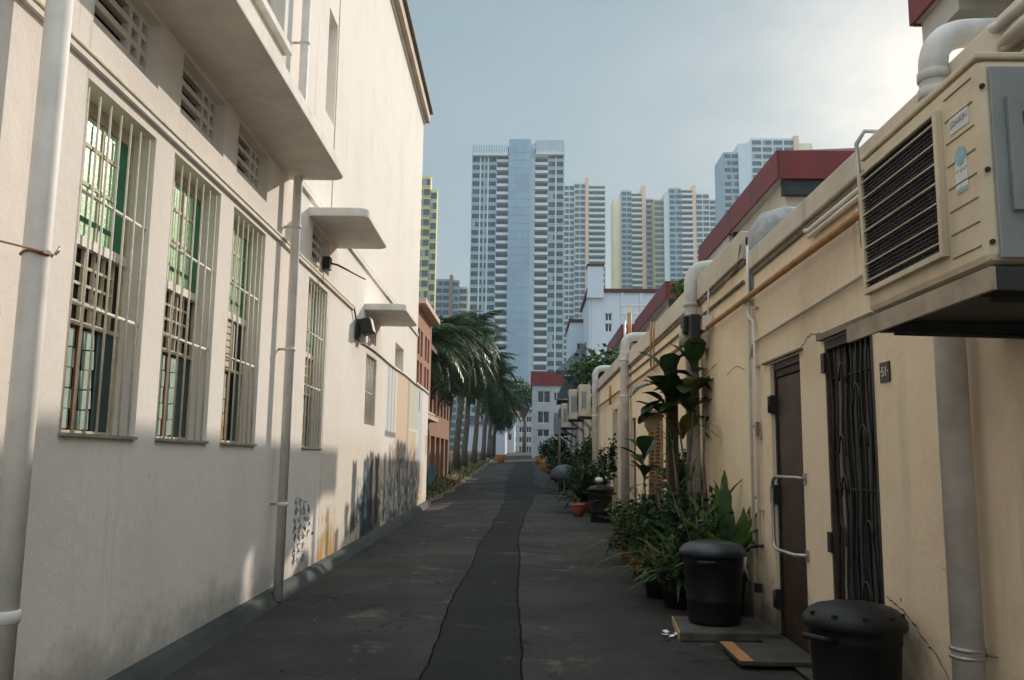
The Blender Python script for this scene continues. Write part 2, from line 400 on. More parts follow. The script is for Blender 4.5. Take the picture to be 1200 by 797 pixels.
# ------------------------------------------------------------------ LEFT: white shophouse
H = thing('white_shophouse', 'long white plastered shophouse with barred windows and small concrete canopies', 'building', (LX0, 0, 0), LROT)
FL = lambda u, z, d: (-d, u, z)
wins = [(4.2, 5.06, 1.49, 3.36), (5.35, 6.25, 1.49, 3.38), (6.55, 7.43, 1.49, 3.38), (9.08, 10.01, 1.49, 3.36)]
vents = [(4.2, 5.03, 3.67, 4.09), (5.39, 6.24, 3.67, 4.09), (6.56, 7.4, 3.67, 4.09), (9.15, 10.03, 3.56, 3.98), (12.72, 13.68, 3.19, 3.57)]
holes = [w+(.205, 'void') for w in wins]+[v+(.15, 'void') for v in vents]
holes += [(12.82, 13.76, 1.91, 2.98, .14, 'frost_grey'), (15.9, 17.1, 3.13, 3.58, .3, 'white_trim'), (9.48, 9.95, 5.43, 6.72, .22, 'white_trim'), (5.4, 7.66, 5.33, 7.3, .2, 'win_dark')]
w = MB(); sheet(w, -5, 19.4, -.1, 9.3, holes, 'white_wall', FL); sheet(w, 19.4, 22.3, -.1, 3.1, [], 'white_wall', FL)
w.box((-.25, 19.401, 3.101), (.02, 22.3, 3.14), 'white_trim'); w.face([(0, 22.3, -.1), (-.25, 22.3, -.1), (-.25, 22.3, 3.1), (0, 22.3, 3.1)], 'white_wall'); w.face([(-.25, 19.4, -.1), (-.25, 22.3, -.1), (-.25, 22.3, 3.1), (-.25, 19.4, 3.1)], 'white_wall')
w.face([(0, 19.4, 3.1), (-9, 19.4, 3.1), (-9, 19.4, 9.3), (0, 19.4, 9.3)], 'white_wall')
w.face([(0, -5, -.1), (-9, -5, -.1), (-9, -5, 9.3), (0, -5, 9.3)], 'white_wall')
w.face([(-9, -5, -.1), (-9, 19.4, -.1), (-9, 19.4, 9.3), (-9, -5, 9.3)], 'white_wall')
w.build('wall', H)
c = MB(); c.box((-9.1, -5.05, 9.3), (.05, 19.45, 9.36), 'white_trim'); c.build('roof_slab', H)
c = MB(); c.box((.0, -5, 9.365), (.15, 19.5, 9.60), 'tan_trim'); c.box((-.3, -5, 9.605), (.22, 19.55, 9.66), 'coping_dark'); c.build('eave_moulding', H)
c = MB()
for i in range(8): c.tube([(-.1, 8+i*1.2, 9.66), (-.1, 8+i*1.2, 10.4)], .03, 'steel', 8)
c.tube([(-.1, 8, 10.4), (-.1, 16.4, 10.4)], .03, 'steel', 8); c.build('roof_railing', H)
c = MB()
c.box((.001, -5, 3.425), (.03, 11.6, 3.455), 'white_trim'); c.tube([(.028, -5, 3.468), (.028, 11.6, 3.468)], .014, 'cream_wood', 8)
c.build('string_course', H)
c = MB(); c.box((.001, 8.3, 4.19), (.035, 19.38, 4.235), 'white_trim'); c.box((.001, 8.3, 4.26), (.02, 19.38, 4.285), 'white_trim'); c.build('string_course', H)
c = MB(); c.box((.001, 10.0, 4.3), (.012, 19.39, 9.29), 'white_wall'); c.build('wall_facing', H)
def canopy(s0, s1, zb, th, out, rad=.12):
    pts = [(-.02, s0), (out-rad, s0)]
    for i in range(1, 7): a = -PI/2+PI/2*i/6; pts.append((out-rad+rad*math.cos(a), s0+rad+rad*math.sin(a)))
    for i in range(0, 7): a = PI/2*i/6; pts.append((out-rad+rad*math.cos(a), s1-rad+rad*math.sin(a)))
    pts += [(-.02, s1)]
    m = MB(); m.prism(pts, zb, zb+th, 'white_trim'); return m.build('canopy', H, bevel=.012)
canopy(4.17, 8.12, 4.12, .12, .55); canopy(8.95, 10.42, 4.0, .1, .64); canopy(12.5, 14.1, 3.59, .1, .62)
for i, (a, b, c0, d0) in enumerate(vents):
    m = MB(); n = 4
    for j in range(n+1):
        z = c0+(d0-c0)*j/n; m.box((-.13, a, z-.02), (-.085, b, z+.02), 'white_trim')
    for t in (0, .16, .70, .86, 1): y = a+(b-a)*t; m.box((-.13, y-.02, c0), (-.083, y+.02, d0), 'white_trim')
    m.build('vent_grille', H)
for wi, (a, b, c0, d0) in enumerate(wins):
    W = b-a; m = MB(); D0, D1 = -.20, -.165; v0 = a+.14*a/2.33; v0 = min(v0, b-.18)
    m.box((D0, a, d0-.08), (D1, b, d0), 'cream_wood'); m.box((D0, a, c0), (D1, b, c0+.04), 'cream_wood')
    m.box((D0, a, c0+.04), (D1, a+.02, d0-.08), 'cream_wood'); m.box((D0, b-.018, c0+.04), (D1, b, d0-.08), 'cream_wood')
    m.box((D0, a+.02, 2.53), (D1+.02, b-.018, 2.585), 'bars')
    m.box((D0, a+.02, 2.10), (D1+.005, b-.018, 2.125), 'cream_wood')
    m.box((D0, v0-.012, 2.586), (D1+.012, v0+.012, d0-.081), 'cream_wood')
    fr = m.build('window', H); fr.location.x = .03; g_, l_, s_ = MB(), MB(), MB(); rng = random.Random(wi+3)
    for (x0, x1) in ((a+.022, v0-.014), (v0+.014, b-.02)):
        w_ = x1-x0; P = lambda f: x0+w_*f
        for q0, q1 in ((0, .17), (.19, .36), (.42, .58), (.60, .74)): g_.box((-.193, P(q0), 2.59), (-.176, P(q1), d0-.085), 'frost_green')
        g_.box((-.196, x0, 2.59), (-.194, x1, d0-.085), 'void'); g_.box((-.193, P(.76), 2.59), (-.174, x1, d0-.085), 'deep_green')
        g_.box((-.193, P(.365), 2.59), (-.168, P(.415), d0-.085), 'cream_wood')
        for z, mt in ((2.68, 'deep_green'), (2.88, 'cream_wood'), (3.10, 'cream_wood')): g_.box((-.1755, x0, z), (-.169, P(.755), z+.022), mt)
        l_.box((-.196, x0, 2.127), (-.192, x1, 2.528), 'void')
        if wi != 2:
            for q in range(0, 5): y = P(.82*q/4); l_.box((-.19, y-.004, 2.131), (-.17, y+.007, 2.527), 'cream_wood')
            for q in range(1, 4): z = 2.131+.4*q/4; l_.box((-.188, x0, z-.008), (-.172, P(.83), z+.008), 'cream_wood')
            l_.box((-.1915, P(.24), 2.14), (-.187, P(.31), 2.46), 'rust_wood')
        else:
            for q in range(7): l_.box((-.19, x0, 2.14+q*.056), (-.17, P(.3), 2.185+q*.056), 'cream_wood')
            l_.box((-.19, P(.4), 2.131), (-.17, P(.46), 2.527), 'cream_wood')
        s_.box((-.198, x0, 1.535), (-.194, x1, 2.098), 'void')
        for ci, (q0, q1) in enumerate(((0, .17), (.36, .56))):
            if wi == 2 and ci: continue
            for q in range(5):
                z0 = 1.535+q*.111; off = w_*(.02 if q % 2 else 0)
                T = Matrix.Translation((-.190, P(q0)+off, z0))@Matrix.Rotation(rng.uniform(-.04, .04)+(.08 if ci else .02), 4, 'X')
                s_.box((0, 0, 0), (.012, w_*(q1-q0), .104), ('teal_slat' if wi != 2 or q > 1 else 'ochre'), T)
        s_.box((-.192, P(.24), 1.535), (-.178, P(.30), 2.095), 'rust_wood')
        s_.box((-.193, P(.60), 1.535), (-.178, x1, 2.098), 'dark_teal')
    g_.build('green_pane', fr); l_.build('lattice', fr); s_.build('shutter', fr)
    b_ = MB(); nb = 7
    for q in range(nb):
        y = a+.05+(W-.1)*q/(nb-1); b_.tube([(-.05, y, c0-.01), (-.05, y, d0-.03)], .0068, 'bars', 8)
    for z in (2.18, 2.775): b_.tube([(-.061, a, z), (-.061, b, z)], .011, 'bars', 8)
    b_.build('grille', fr)
    sl = MB(); sl.box((-.164, a+.001, c0+.001), (-.01, b-.001, c0+.018), 'concrete'); sl.build('sill', fr)
m = MB(); a, b, c0, d0 = 12.82, 13.76, 1.91, 2.98
for q in range(7): y = a+.06+(b-a-.12)*q/6; m.tube([(-.05, y, c0), (-.05, y, d0)], .012, 'bars', 8)
m.tube([(-.06, a, 2.42), (-.06, b, 2.42)], .014, 'bars', 8); m.build('window', H)
m = MB(); a, b, c0, d0 = 5.4, 7.66, 5.33, 7.3
for y in (a, 6.1, 6.85, b-.07): m.box((-.19, y, c0), (-.12, y+.07, d0), 'white_trim')
m.box((-.188, a, c0), (-.118, b, c0+.07), 'white_trim'); m.box((-.188, a, 6.3), (-.118, b, 6.36), 'white_trim'); fr = m.build('window', H)
m = MB(); m.box((.002, a-.08, c0-.09), (.07, b+.08, c0-.02), 'white_trim'); m.build('sill', fr)

# mural paint (a thin painted render coat carrying the picture)
def mural_mat():
    m = M['white_wall'].copy(); m.name = 'mural'; nt = m.node_tree; b = nt.nodes['Principled BSDF']
    cc = b.inputs['Base Color'].links[0].from_socket; v = coords(nt)
    sx = N(nt, 'ShaderNodeSeparateXYZ'); nt.links.new(v, sx.inputs[0]); S, Z = sx.outputs['Y'], sx.outputs['Z']
    nA = mth(nt, 'SUBTRACT', noise(nt, v, 2.4, 5, .65), .5); nB = mth(nt, 'SUBTRACT', noise(nt, v, 9, 5, .7, (1, 1, .35)), .5)
    nC = noise(nt, v, 5, 5, .7)
    def rect(s0, s1, z0, z1, soft, wob):
        ss = mth(nt, 'ADD', S, mth(nt, 'MULTIPLY', nA, wob)); zz = mth(nt, 'ADD', Z, mth(nt, 'MULTIPLY', nB, wob))
        o = None
        for (val, e0, e1) in ((ss, s0-soft, s0+soft), (ss, s1+soft, s1-soft), (zz, z0-soft*.5, z0+soft*.5), (zz, z1+soft*.5, z1-soft*.5)):
            f = ramp(nt, val, e0, e1); o = f if o is None else mth(nt, 'MULTIPLY', o, f)
        return o
    def lay(cc, mask, c, amt=1.): return mix(nt, mth(nt, 'MULTIPLY', mask, amt), cc, c)
    cc = lay(cc, rect(9.9, 14.6, .2, 1.7, .5, .7), (.60, .50, .36), .35)
    cc = lay(cc, rect(14.95, 16.1, 1.85, 3.05, .06, .05), (.58, .60, .62), .8)
    for s0 in (15.2, 15.6, 16.0): cc = lay(cc, rect(s0-.05, s0+.05, 1.85, 3.05, .04, .04), (.30, .32, .34), .8)
    cc = lay(cc, rect(14.9, 16.3, 1.78, 1.88, .04, .1), (.12, .11, .10), .8)
    cc = lay(cc, rect(16.25, 18.0, 1.2, 3.3, .05, .04), (.66, .46, .30), .8)
    cc = lay(cc, rect(17.95, 18.3, 1.2, 3.3, .05, .05), (.42, .36, .27), .9)
    cc = lay(cc, rect(18.3, 20.0, 2.05, 3.3, .06, .04), (.50, .52, .40), .75)
    cc = lay(cc, rect(18.4, 19.8, 1.3, 2.0, .06, .08), (.66, .47, .30), .75)
    cc = lay(cc, rect(20.05, 20.9, .9, 3.3, .2, .5), (.52, .56, .62), .9)
    cc = lay(cc, rect(20.1, 20.3, 2.5, 3.0, .06, .2), (.10, .11, .16), .9)
    cc = lay(cc, rect(21.8, 22.15, 1.5, 2.0, .05, .1), (.50, .38, .16), .9)
    cc = lay(cc, rect(20.2, 21.3, .3, 1.3, .3, .8), (.60, .44, .26), .8)
    dk = (.022, .025, .030)
    cc = lay(cc, mth(nt, 'MULTIPLY', rect(15.4, 20.2, .1, 1.6, .25, 1.3), ramp(nt, noise(nt, v, 4.5, 6, .75, (1, 1, .5)), .36, .58)), dk, .88)
    cc = lay(cc, rect(16.4, 17.9, 1.35, 1.72, .1, .5), dk, .9)
    for (s0, s1, z0, z1, c, am) in ((12.0, 12.35, .35, 1.35, dk, .9), (12.9, 13.4, .2, 1.42, (.03, .07, .085), .95), (13.4, 13.8, .25, 1.5, dk, .9), (14.0, 14.4, .35, 1.45, (.07, .045, .03), .95), (11.6, 11.85, .35, .8, dk, .85), (10.95, 11.2, .15, .5, dk, .8),
                                (12.7, 14.6, .15, .75, (.03, .04, .045), .8), (14.9, 15.15, .3, 1.5, (.10, .06, .03), .7), (16.8, 17.0, .5, 1.3, (.16, .15, .14), .6), (18.0, 18.3, .4, 1.4, (.14, .11, .07), .6), (19.2, 19.5, .5, 1.3, (.13, .14, .17), .6), (12.4, 12.55, .5, 1.1, (.14, .38, .46), .85), (13.1, 13.3, .5, 1.2, (.18, .38, .44), .8), (13.9, 14.0, .5, 1.2, (.46, .29, .12), .8), (14.5, 14.75, .4, 1.3, (.50, .34, .15), .6), (15.6, 15.75, .4, 1.3, (.22, .24, .30), .6), (16.2, 16.45, .5, 1.5, (.46, .29, .13), .75), (17.3, 17.5, .4, 1.2, (.42, .42, .40), .75), (17.75, 17.95, .6, 1.5, (.12, .28, .42), .8), (18.6, 18.85, .4, 1.5, (.48, .32, .15), .75), (19.0, 19.15, .7, 1.3, (.40, .12, .08), .7), (15.2, 15.35, .6, 1.2, (.16, .32, .38), .7), (19.8, 20.0, .6, 1.4, (.30, .32, .38), .6)):
        cc = lay(cc, rect(s0, s1, z0, z1, .08, .35), c, am)
    cc = lay(cc, mth(nt, 'MULTIPLY', rect(12.2, 20.8, .1, 1.0, .4, .9), ramp(nt, nC, .50, .57)), (.03, .03, .032), .8)
    cc = lay(cc, mth(nt, 'MULTIPLY', rect(9.95, 10.95, .12, .74, .12, .5), ramp(nt, noise(nt, v, 7, 5, .7, (1, 1, .3)), .44, .54)), (.50, .25, .055), .9)
    cc = lay(cc, rect(10.3, 10.75, .25, .55, .1, .5), (.45, .30, .12), .6)
    nt.links.new(cc, b.inputs['Base Color']); return m
M['mural'] = mural_mat()
m = MB(); hl = [(12.8, 13.78, 1.89, 3.0)]
us = (10.05, 12.80, 13.78, 22.29); zs_ = (.02, 1.89, 3.0, 3.06)
for a, b in zip(us, us[1:]):
    for c0, d0 in zip(zs_, zs_[1:]):
        if a == 12.80 and c0 == 1.89: continue
        m.face([(.003, a, c0), (.003, b, c0), (.003, b, d0), (.003, a, d0)], 'mural')
mu = m.build('mural', H); mu['label'] = 'faded street mural of dark figures against an orange wall'
# scrawled tag in black marker near the second down-pipe
m = MB(); rng = random.Random(11)
def ribbon(mb, pts, wd, mat, x=.004):
    for (a, b) in zip(pts, pts[1:]):
        d = Vector((0, b[0]-a[0], b[1]-a[1])); n = Vector((0, -d.z, d.y)); n = n.normalized()*wd if n.length > 0 else n
        A, B = Vector((x, a[0], a[1])), Vector((x, b[0], b[1])); mb.face([A-n, B-n, B+n, A+n], mat)
for row, (z, n) in enumerate(((.93, 3), (.84, 4), (.75, 4), (.66, 4), (.57, 5), (.48, 3), (.40, 2), (.33, 3))):
    for q in range(n):
        s0 = 8.9+q*.2+rng.uniform(-.03, .03); pts = [(s0, z)]
        for t in range(5): pts.append((s0+rng.uniform(-.02, .12), z+rng.uniform(-.05, .05)))
        ribbon(m, pts, .006, 'ink_grey' if rng.random() < .35 else 'sign_black')
ribbon(m, [(8.97, .99), (8.99, .78), (8.96, .6), (9.0, .42), (8.98, .3)], .004, 'ink_grey')
for z in (.93, .84, .75, .66, .57, .48, .40, .33): ribbon(m, [(8.9, z), (9.2, z+.015), (9.45, z-.01)], .0025, 'ink_grey', .0045)
m.build('graffiti_scrawl', H)

# things fixed to the left wall
def lw(s, z, off=0): return Vector((lx(s)+off, s+off*.0168, z))
def on_left(name, label, cat, s, z=0, off=0, group=None): return thing(name, label, cat, lw(s, z, off), LROT, group)
t = on_left('drain_pipe', 'thick white down-pipe beside the nearest barred window', 'pipe', 3.63, 0, .14)
MB().tube([(0, 0, .1), (0, 0, 2.0), (0, 0, 6.0)], .057, 'white_pipe', 20).build('pipe', t)
m = MB(); m.lathe([(.059, 0), (.066, .005), (.066, .05), (.059, .055)], (0, 0, .70), 'white_pipe', 20); m.build('collar', t)
m = MB(); m.tube([(.062*math.cos(a), .062*math.sin(a), 2.27+.006*math.sin(a*3)) for a in [i*PI/8 for i in range(17)]], .006, 'rust_wood', 6)
m.tube([(.05, -.04, 2.275), (-.1, -.5, 2.26)], .005, 'rust_wood', 6); m.tube([(.082, 0, 2.27), (.09, .02, 2.31), (.07, .04, 2.29)], .006, 'steel', 6); m.build('wire_tie', t)
t = on_left('drain_pipe', 'slim white down-pipe between the third and fourth barred windows', 'pipe', 8.02, 0, .11)
MB().tube([(0, 0, .1), (0, 0, 4.5), (0, 0, 9.2)], .044, 'white_pipe', 20).build('pipe', t)
for z in (.95, 2.4, 3.6, 5.5):
    m = MB(); m.lathe([(.046, 0), (.053, .004), (.053, .03), (.046, .034)], (0, 0, z), 'white_pipe', 18); m.tube([(0, 0, z+.017), (-.11, 0, z+.017)], .012, 'steel', 8); m.build('bracket', t)
t = on_left('floodlight', 'black floodlight on the white wall beside the far small canopy', 'lamp', 11.85, 3.2, .02)
m = MB(); m.box((0, -.06, -.16), (.05, .06, .14), 'black_iron'); m.build('back_plate', t, .006)
m = MB(); T = Matrix.Translation((.14, .02, .03))@Matrix.Rotation(-.25, 4, 'Y'); m.box((-.08, -.13, -.1), (.08, .13, .12), 'black_iron', T); hd = m.build('housing', t, .015)
m = MB(); m.box((.082, -.11, -.09), (.09, .11, .1), 'frost_grey', T); m.build('lens', hd)
m = MB(); m.box((.0, .2, -.16), (.1, .36, .04), 'white_trim'); m.build('junction_box', t, .008)
t = on_left('security_camera', 'small dark bracket and rod under the middle canopy', 'bracket', 9.7, 3.62, .0)
m = MB(); m.tube([(0, .0, .05), (.16, .05, .02), (.42, .45, -.06)], .012, 'black_iron', 8); m.build('rod', t)
m = MB(); m.box((.0, -.05, -.05), (.09, .07, .1), 'black_iron'); m.tube([(.03, -.05, -.05), (.03, -.12, -.25)], .006, 'black_iron', 6); m.build('base_box', t, .008)
m = MB(); pts = [lw(11.55, 3.44, .03), lw(11.75, 3.3, .03), lw(12.3, 3.06, .02)]
for i in range(12): s = 12.6+i*.8; pts.append(lw(s, 3.075+.012*math.sin(i*1.3), .02))
pts.append(lw(22.3, 3.07, .03))
m.tube(pts, .013, 'coping_dark', 8); tag(m.build('cable'), 'dark cable running along the white wall above the mural', 'cable')

# ------------------------------------------------------------------ LEFT beyond: brick shophouse, palms, fence
B = thing('brick_shophouse', 'orange brick-coloured shophouse behind the white building and the palms', 'building', (-3.05, 22.7, gz(23)))
FB = lambda u, z, d: (-d, u, z)
bh = []
for zz in (3.15, 4.05):
    for y in (.35, 1.0, 2.0, 2.65): bh.append((y, y+.42, zz, zz+.72, .15, 'void'))
m = MB(); sheet(m, 0, 3.6, -.3, 5.35, bh, 'brick', FB); m.face([(0, 0, -.3), (-6, 0, -.3), (-6, 0, 5.35), (0, 0, 5.35)], 'brick'); m.build('wall', B)
m = MB(); m.box((-6, -.1, 5.352), (.25, 3.65, 5.5), 'brick_trim'); m.build('cornice', B)
m = MB(); m.box((.002, 0, 2.3), (.28, 3.6, 2.42), 'brick_trim'); m.box((.002, 0, 2.5), (.16, 3.6, 2.56), 'brick_trim'); m.build('ledge', B)
m = MB(); sheet(m, 3.6, 14, -.3, 4.6, [(4+i*1.25, 4.8+i*1.25, 2.8, 3.9, .15, 'void') for i in range(8)]+[(3.8+i*1.7, 5.1+i*1.7, .3, 2.0, .2, 'void') for i in range(6)], 'brick', lambda u, z, d: (-.35-d, u, z)); m.build('rear_wall', B)
m = MB(); m.box((-6, 3.62, 4.602), (.0, 14.1, 4.75), 'dark_tile'); m.build('roof', B)
m = MB()
for i in range(26): m.box((-.02, .1+i*.13, .1), (.02, .16+i*.13, 2.1), 'dark_tile')
m.build('slatted_screen', B)
Fn = thing('iron_fence', 'low teal railing beside the palm trunks', 'fence', (-3.35, 26.4, gz(27)+.3))
m = MB()
for i in range(34): m.box((-.012, i*.14, 0), (.012, i*.14+.05, .62), 'teal_fence')
m.build('pales', Fn)
for z in (.1, .5): MB().box((-.02, 0, z), (-.013, 4.8, z+.05), 'teal_fence').build('rail', Fn)

def frond_mesh(name, L, nl, droop, rng, mat='palm_leaf', ll=.55, wd=.028):
    m = MB(); pts = []
    for i in range(13):
        t = i/12; pts.append(Vector((L*(t-.18*t*t*droop), 0, L*(.42*t-(.35+.42*droop)*t*t))))
    m.tube(pts, [.022*(1-.8*i/12)+.004 for i in range(13)], mat, 5)
    for i in range(nl):
        t = .12+.88*i/(nl-1); k = t*12; j = min(int(k), 11); p_ = pts[j].lerp(pts[j+1], k-j); d = (pts[j+1]-pts[j]).normalized()
        l = ll*(.45+.55*math.sin(PI*min(1, t*.85+.12)))
        for sgn in (-1, 1):
            a = d*(.25+.35*rng.random())+Vector((0, sgn*(.7+.3*rng.random()), -.15-.75*rng.random())); a.normalize()
            tip = p_+a*l+Vector((0, 0, -.22*l)); midp = p_+a*l*.55+Vector((0, 0, .0)); n = d*wd
            m.face([p_-n*.4, midp-n, tip, midp+n, p_+n*.4], mat)
    return m
def add_mb(dst, src, T):
    i = len(dst.v); dst.v += [tuple(T@Vector(v)) for v in src.v]
    for f, k, s in zip(src.f, src.mi, src.sm): dst.f.append(tuple(i+q for q in f)); dst.mi.append(dst.m(src.mats[k])); dst.sm.append(s)
def palm_crown(seed, n, L):
    rng = random.Random(seed); m = MB()
    fr = [frond_mesh('f', L*rng.uniform(.75, 1.15), 27, rng.uniform(.7, 2.0), rng, ('palm_leaf', 'palm_leaf', 'leaf_mid', 'leaf_dark', 'palm_leaf')[q], .60, .040) for q in range(5)]
    for i in range(n):
        az = i*2.399+rng.uniform(-.2, .2); el = 1.35-2.35*(i/n)+rng.uniform(-.25, .25)
        T = Matrix.Rotation(az, 4, 'Z')@Matrix.Rotation(-el, 4, 'Y'); add_mb(m, fr[i % 5 if i % 5 < 4 or i < 12 else 0], T)
    return m.mesh('crown')
crowns = [palm_crown(s, 54, 2.1) for s in (1, 2, 3)]
pl = ['nearest palm of the row, its trunk rising close behind the brick wall', 'second palm of the row leaning slightly over the soil bank', 'palm in the middle of the row with a dense feathery crown', 'palm whose trunk stands fourth along the soil bank', 'tall palm rising highest above the row of palms', 'palm with drooping fronds near the far part of the row', 'slim palm second from the far end of the row', 'farthest palm of the row beside the lavender wall', 'small palm leaning out over the alley at the end of the row']
pspec = [(-3.75, 29, 4.5, .2), (-3.7, 33, 5.4, .4), (-3.55, 37, 5.2, .35), (-3.45, 41.5, 6.4, .55), (-3.4, 46, 5.7, .4), (-3.2, 51, 5.8, .6), (-3.0, 57, 5.0, .6), (-2.9, 63, 4.7, .6), (-2.8, 67, 3.9, .7)]
for i, (x, y, h, ln) in enumerate(pspec):
    rng = random.Random(i+50)
    t = thing('palm_tree', pl[i], 'palm', (x, y, gz(y)+.3), 0, 'palms lining the left side of the alley')
    pts = [(ln*(q/6)**2+.03*math.sin(q*1.7+i), .05*math.sin(q+i), h*q/6) for q in range(7)]
    MB().tube(pts, [.21, .16, .145, .14, .135, .13, .11], 'bark', 12).build('trunk', t)
    o = bpy.data.objects.new('crown', crowns[i % 3]); col.objects.link(o); o.parent = t; o.location = pts[-1]; o.rotation_euler = (rng.uniform(-.1, .1), rng.uniform(-.1, .1), rng.uniform(0, 6.28)); o.scale = [rng.uniform(.9, 1.1)]*3

def leaves(m, c, rad, n, size, mats, rng, shell=.35):
    c = Vector(c)
    for i in range(n):
        d = Vector((rng.gauss(0, 1), rng.gauss(0, 1), rng.gauss(0, 1))).normalized()*(shell+(1-shell)*rng.random())
        p_ = c+Vector((d.x*rad[0], d.y*rad[1], d.z*rad[2])); a = Vector((rng.gauss(0, 1), rng.gauss(0, 1), rng.gauss(0, .6)-.25)).normalized(); b = a.orthogonal().normalized()
        b = (Matrix.Rotation(rng.random()*6.28, 3, a)@b); s = size*rng.uniform(.6, 1.3)
        m.face([p_, p_+a*s*.5+b*s*.28, p_+a*s, p_+a*s*.5-b*s*.28], rng.choice(mats))
def tree(name, label, loc, h, rad, n, size, mats, seed, cat='tree', group=None, trunk=.25):
    rng = random.Random(seed); t = thing(name, label, cat, loc, 0, group)
    tr = MB(); tr.tube([(0, 0, -.2), (.1, 0, h*.35), (.0, .1, h*.6)], [trunk, trunk*.7, trunk*.4], 'bark', 9); cr = MB()
    for i in range(9):
        a = rng.random()*6.28; e = Vector((math.cos(a)*rad*.62*rng.uniform(.3, 1), math.sin(a)*rad*.62*rng.uniform(.3, 1), h*rng.uniform(.5, .92)))
        tr.tube([(0, .05, h*.45), e*.6+Vector((0, 0, h*.2)), e], [trunk*.35, trunk*.2, trunk*.06], 'bark', 6)
        k = rng.uniform(.35, .6); leaves(cr, e, (rad*k, rad*k, rad*k*.75), n//9, size, mats, rng)
    tr.build('trunk', t); cr.build('crown', t); return t
# far left: walls and houses behind the palms
def house(name, label, Y, px0, px1, ptop, depth, wall, roofmat, wins=(), cat='building', eave=.5, zb=None, roofname='roof', red=0):
    a = at(px0, ptop, Y); b = at(px1, ptop, Y); z0 = gz(Y) if zb is None else zb; zt = (a.z+b.z)/2
    t = thing(name, label, cat, ((a.x+b.x)/2, Y, z0)); w = (b.x-a.x)/2; h = zt-z0
    hs = [(2*w*(q0-px0)/(px1-px0)-w, 2*w*(q1-px0)/(px1-px0)-w, at((q0+q1)/2, r1, Y).z-z0, at((q0+q1)/2, r0, Y).z-z0) for (q0, r0, q1, r1) in wins]
    m = MB(); sheet(m, -w, w, -.5, h-.003, [x+(.25, 'win_dark') for x in hs], wall, lambda u, z, d: (u, d, z))
    for s in (-1, 1): m.face([(s*w, 0, -.5), (s*w, depth, -.5), (s*w, depth, h-.003), (s*w, 0, h-.003)], wall)
    m.face([(-w, depth, -.5), (w, depth, -.5), (w, depth, h-.003), (-w, depth, h-.003)], wall); m.build('wall', t)
    m = MB(); m.box((-w-eave, -eave, h), (w+eave, depth+eave, h+(.25 if not red else red)), roofmat); m.build(roofname, t)
    for (u0, u1, c0, d0) in hs:
        m = MB(); f = .05 if u1-u0 < 1.5 else .07
        m.box((u0, .1, c0), (u0+f, .16, d0), 'white_trim'); m.box((u1-f, .1, c0), (u1, .16, d0), 'white_trim'); m.box((u0, .1, c0), (u1, .158, c0+f), 'white_trim'); m.box((u0, .1, d0-f), (u1, .158, d0), 'white_trim'); m.box(((u0+u1)/2-f/2, .102, c0), ((u0+u1)/2+f/2, .162, d0), 'white_trim')
        m.build('window', t)
    return t
house('lavender_house', 'low lavender rendered house at the far end behind the palm trunks', 82, 545, 592, 497, 10, 'lav_wall', 'metal_roof', [(574, 510, 582, 534)], eave=.2)
house('white_house', 'narrow white house beside the lavender one at the far end', 92, 590, 603, 480, 10, 'blue_wall', 'metal_roof', [(593, 492, 600, 500), (593, 508, 600, 516)], eave=.2)
house('apartment_building', 'white apartment house closing the far end of the alley', 112, 597, 632, 482, 12, 'shaded_wall', 'metal_roof', [(x, y_, x+6, y_+7) for y_ in (488, 500, 512, 523) for x in (600, 608.5, 617, 625.5)], eave=.2)
house('terrace_house', 'white house with a dark red roof band at the end of the right row', 74, 624, 660, 452, 9, 'shaded_wall', 'red_roof', [(630, 458, 645, 472), (630, 482, 644, 496), (630, 503, 644, 512), (649, 460, 656, 470)], red=1.25, eave=.15)
tree('shade_tree', 'dense dark round tree beyond the end of the alley', (-.5, 96, gz(96)), 8.2, 3.0, 3600, .30, ['tree_leaf'], 5)

# ------------------------------------------------------------------ RIGHT: rear wings of the terrace
XR = 1.946
FR = lambda u, z, d: (XR+d, u, z)
def wing(name, label, y0, y1, ztop, wall, holes, zc, cope='coping'):
    t = thing(name, label, 'building', (0, 0, 0))
    m = MB(); sheet(m, y0, y1, gz(y0)-.3, ztop, holes, wall, FR)
    for yy in (y0, y1): m.face([(XR, yy, gz(y0)-.3), (4.2, yy, gz(y0)-.3), (4.2, yy, ztop), (XR, yy, ztop)], wall)
    m.face([(4.2, y0, -.3), (4.2, y1, -.3), (4.2, y1, ztop), (4.2, y0, ztop)], wall); m.build('wall', t)
    m = MB(); m.box((XR-.05, y0, zc), (XR+.16, y1, ztop+.06), cope); m.box((XR-.025, y0, zc-.05), (XR-.001, y1, zc-.001), 'coping_dark'); m.build('parapet', t, .012)
    m = MB(); m.box((XR+.162, y0+.05, ztop-.25), (4.19, y1-.05, ztop-.18), 'concrete'); m.build('flat_roof', t)
    return t
W1 = wing('rear_wing', 'nearest cream back wall with two dark doors and the house number', -4, 7.30, 3.16, 'cream_wall', [(4.83, 5.62, .07, 2.20, .12, 'void'), (6.14, 6.9, .06, 2.19, .09, 'void')], 3.06)
W2 = wing('rear_wing', 'long cream back wall with the wooden louvre window and orange gas pipe', 7.55, 17.3, 3.42, 'cream_wall2', [(12.5, 13.72, .75, 2.14, .14, 'void'), (15.6, 16.2, .2, 2.2, .1, 'void')], 3.22)
W3 = wing('rear_wing', 'pale back wall behind the small far bin and tall narrow door', 17.3, 25.0, 3.55, 'cream_wall2', [(18.5, 19.5, .25, 2.55, .14, 'door_wood')], 3.36)
W4 = wing('rear_wing', 'cream back wall under the first far air conditioner', 25.0, 33.0, 3.3, 'cream_wall3', [(27, 27.9, .3, 2.4, .14, 'door_wood'), (30, 31, .3, 2.4, .14, 'rust_wood')], 3.15)
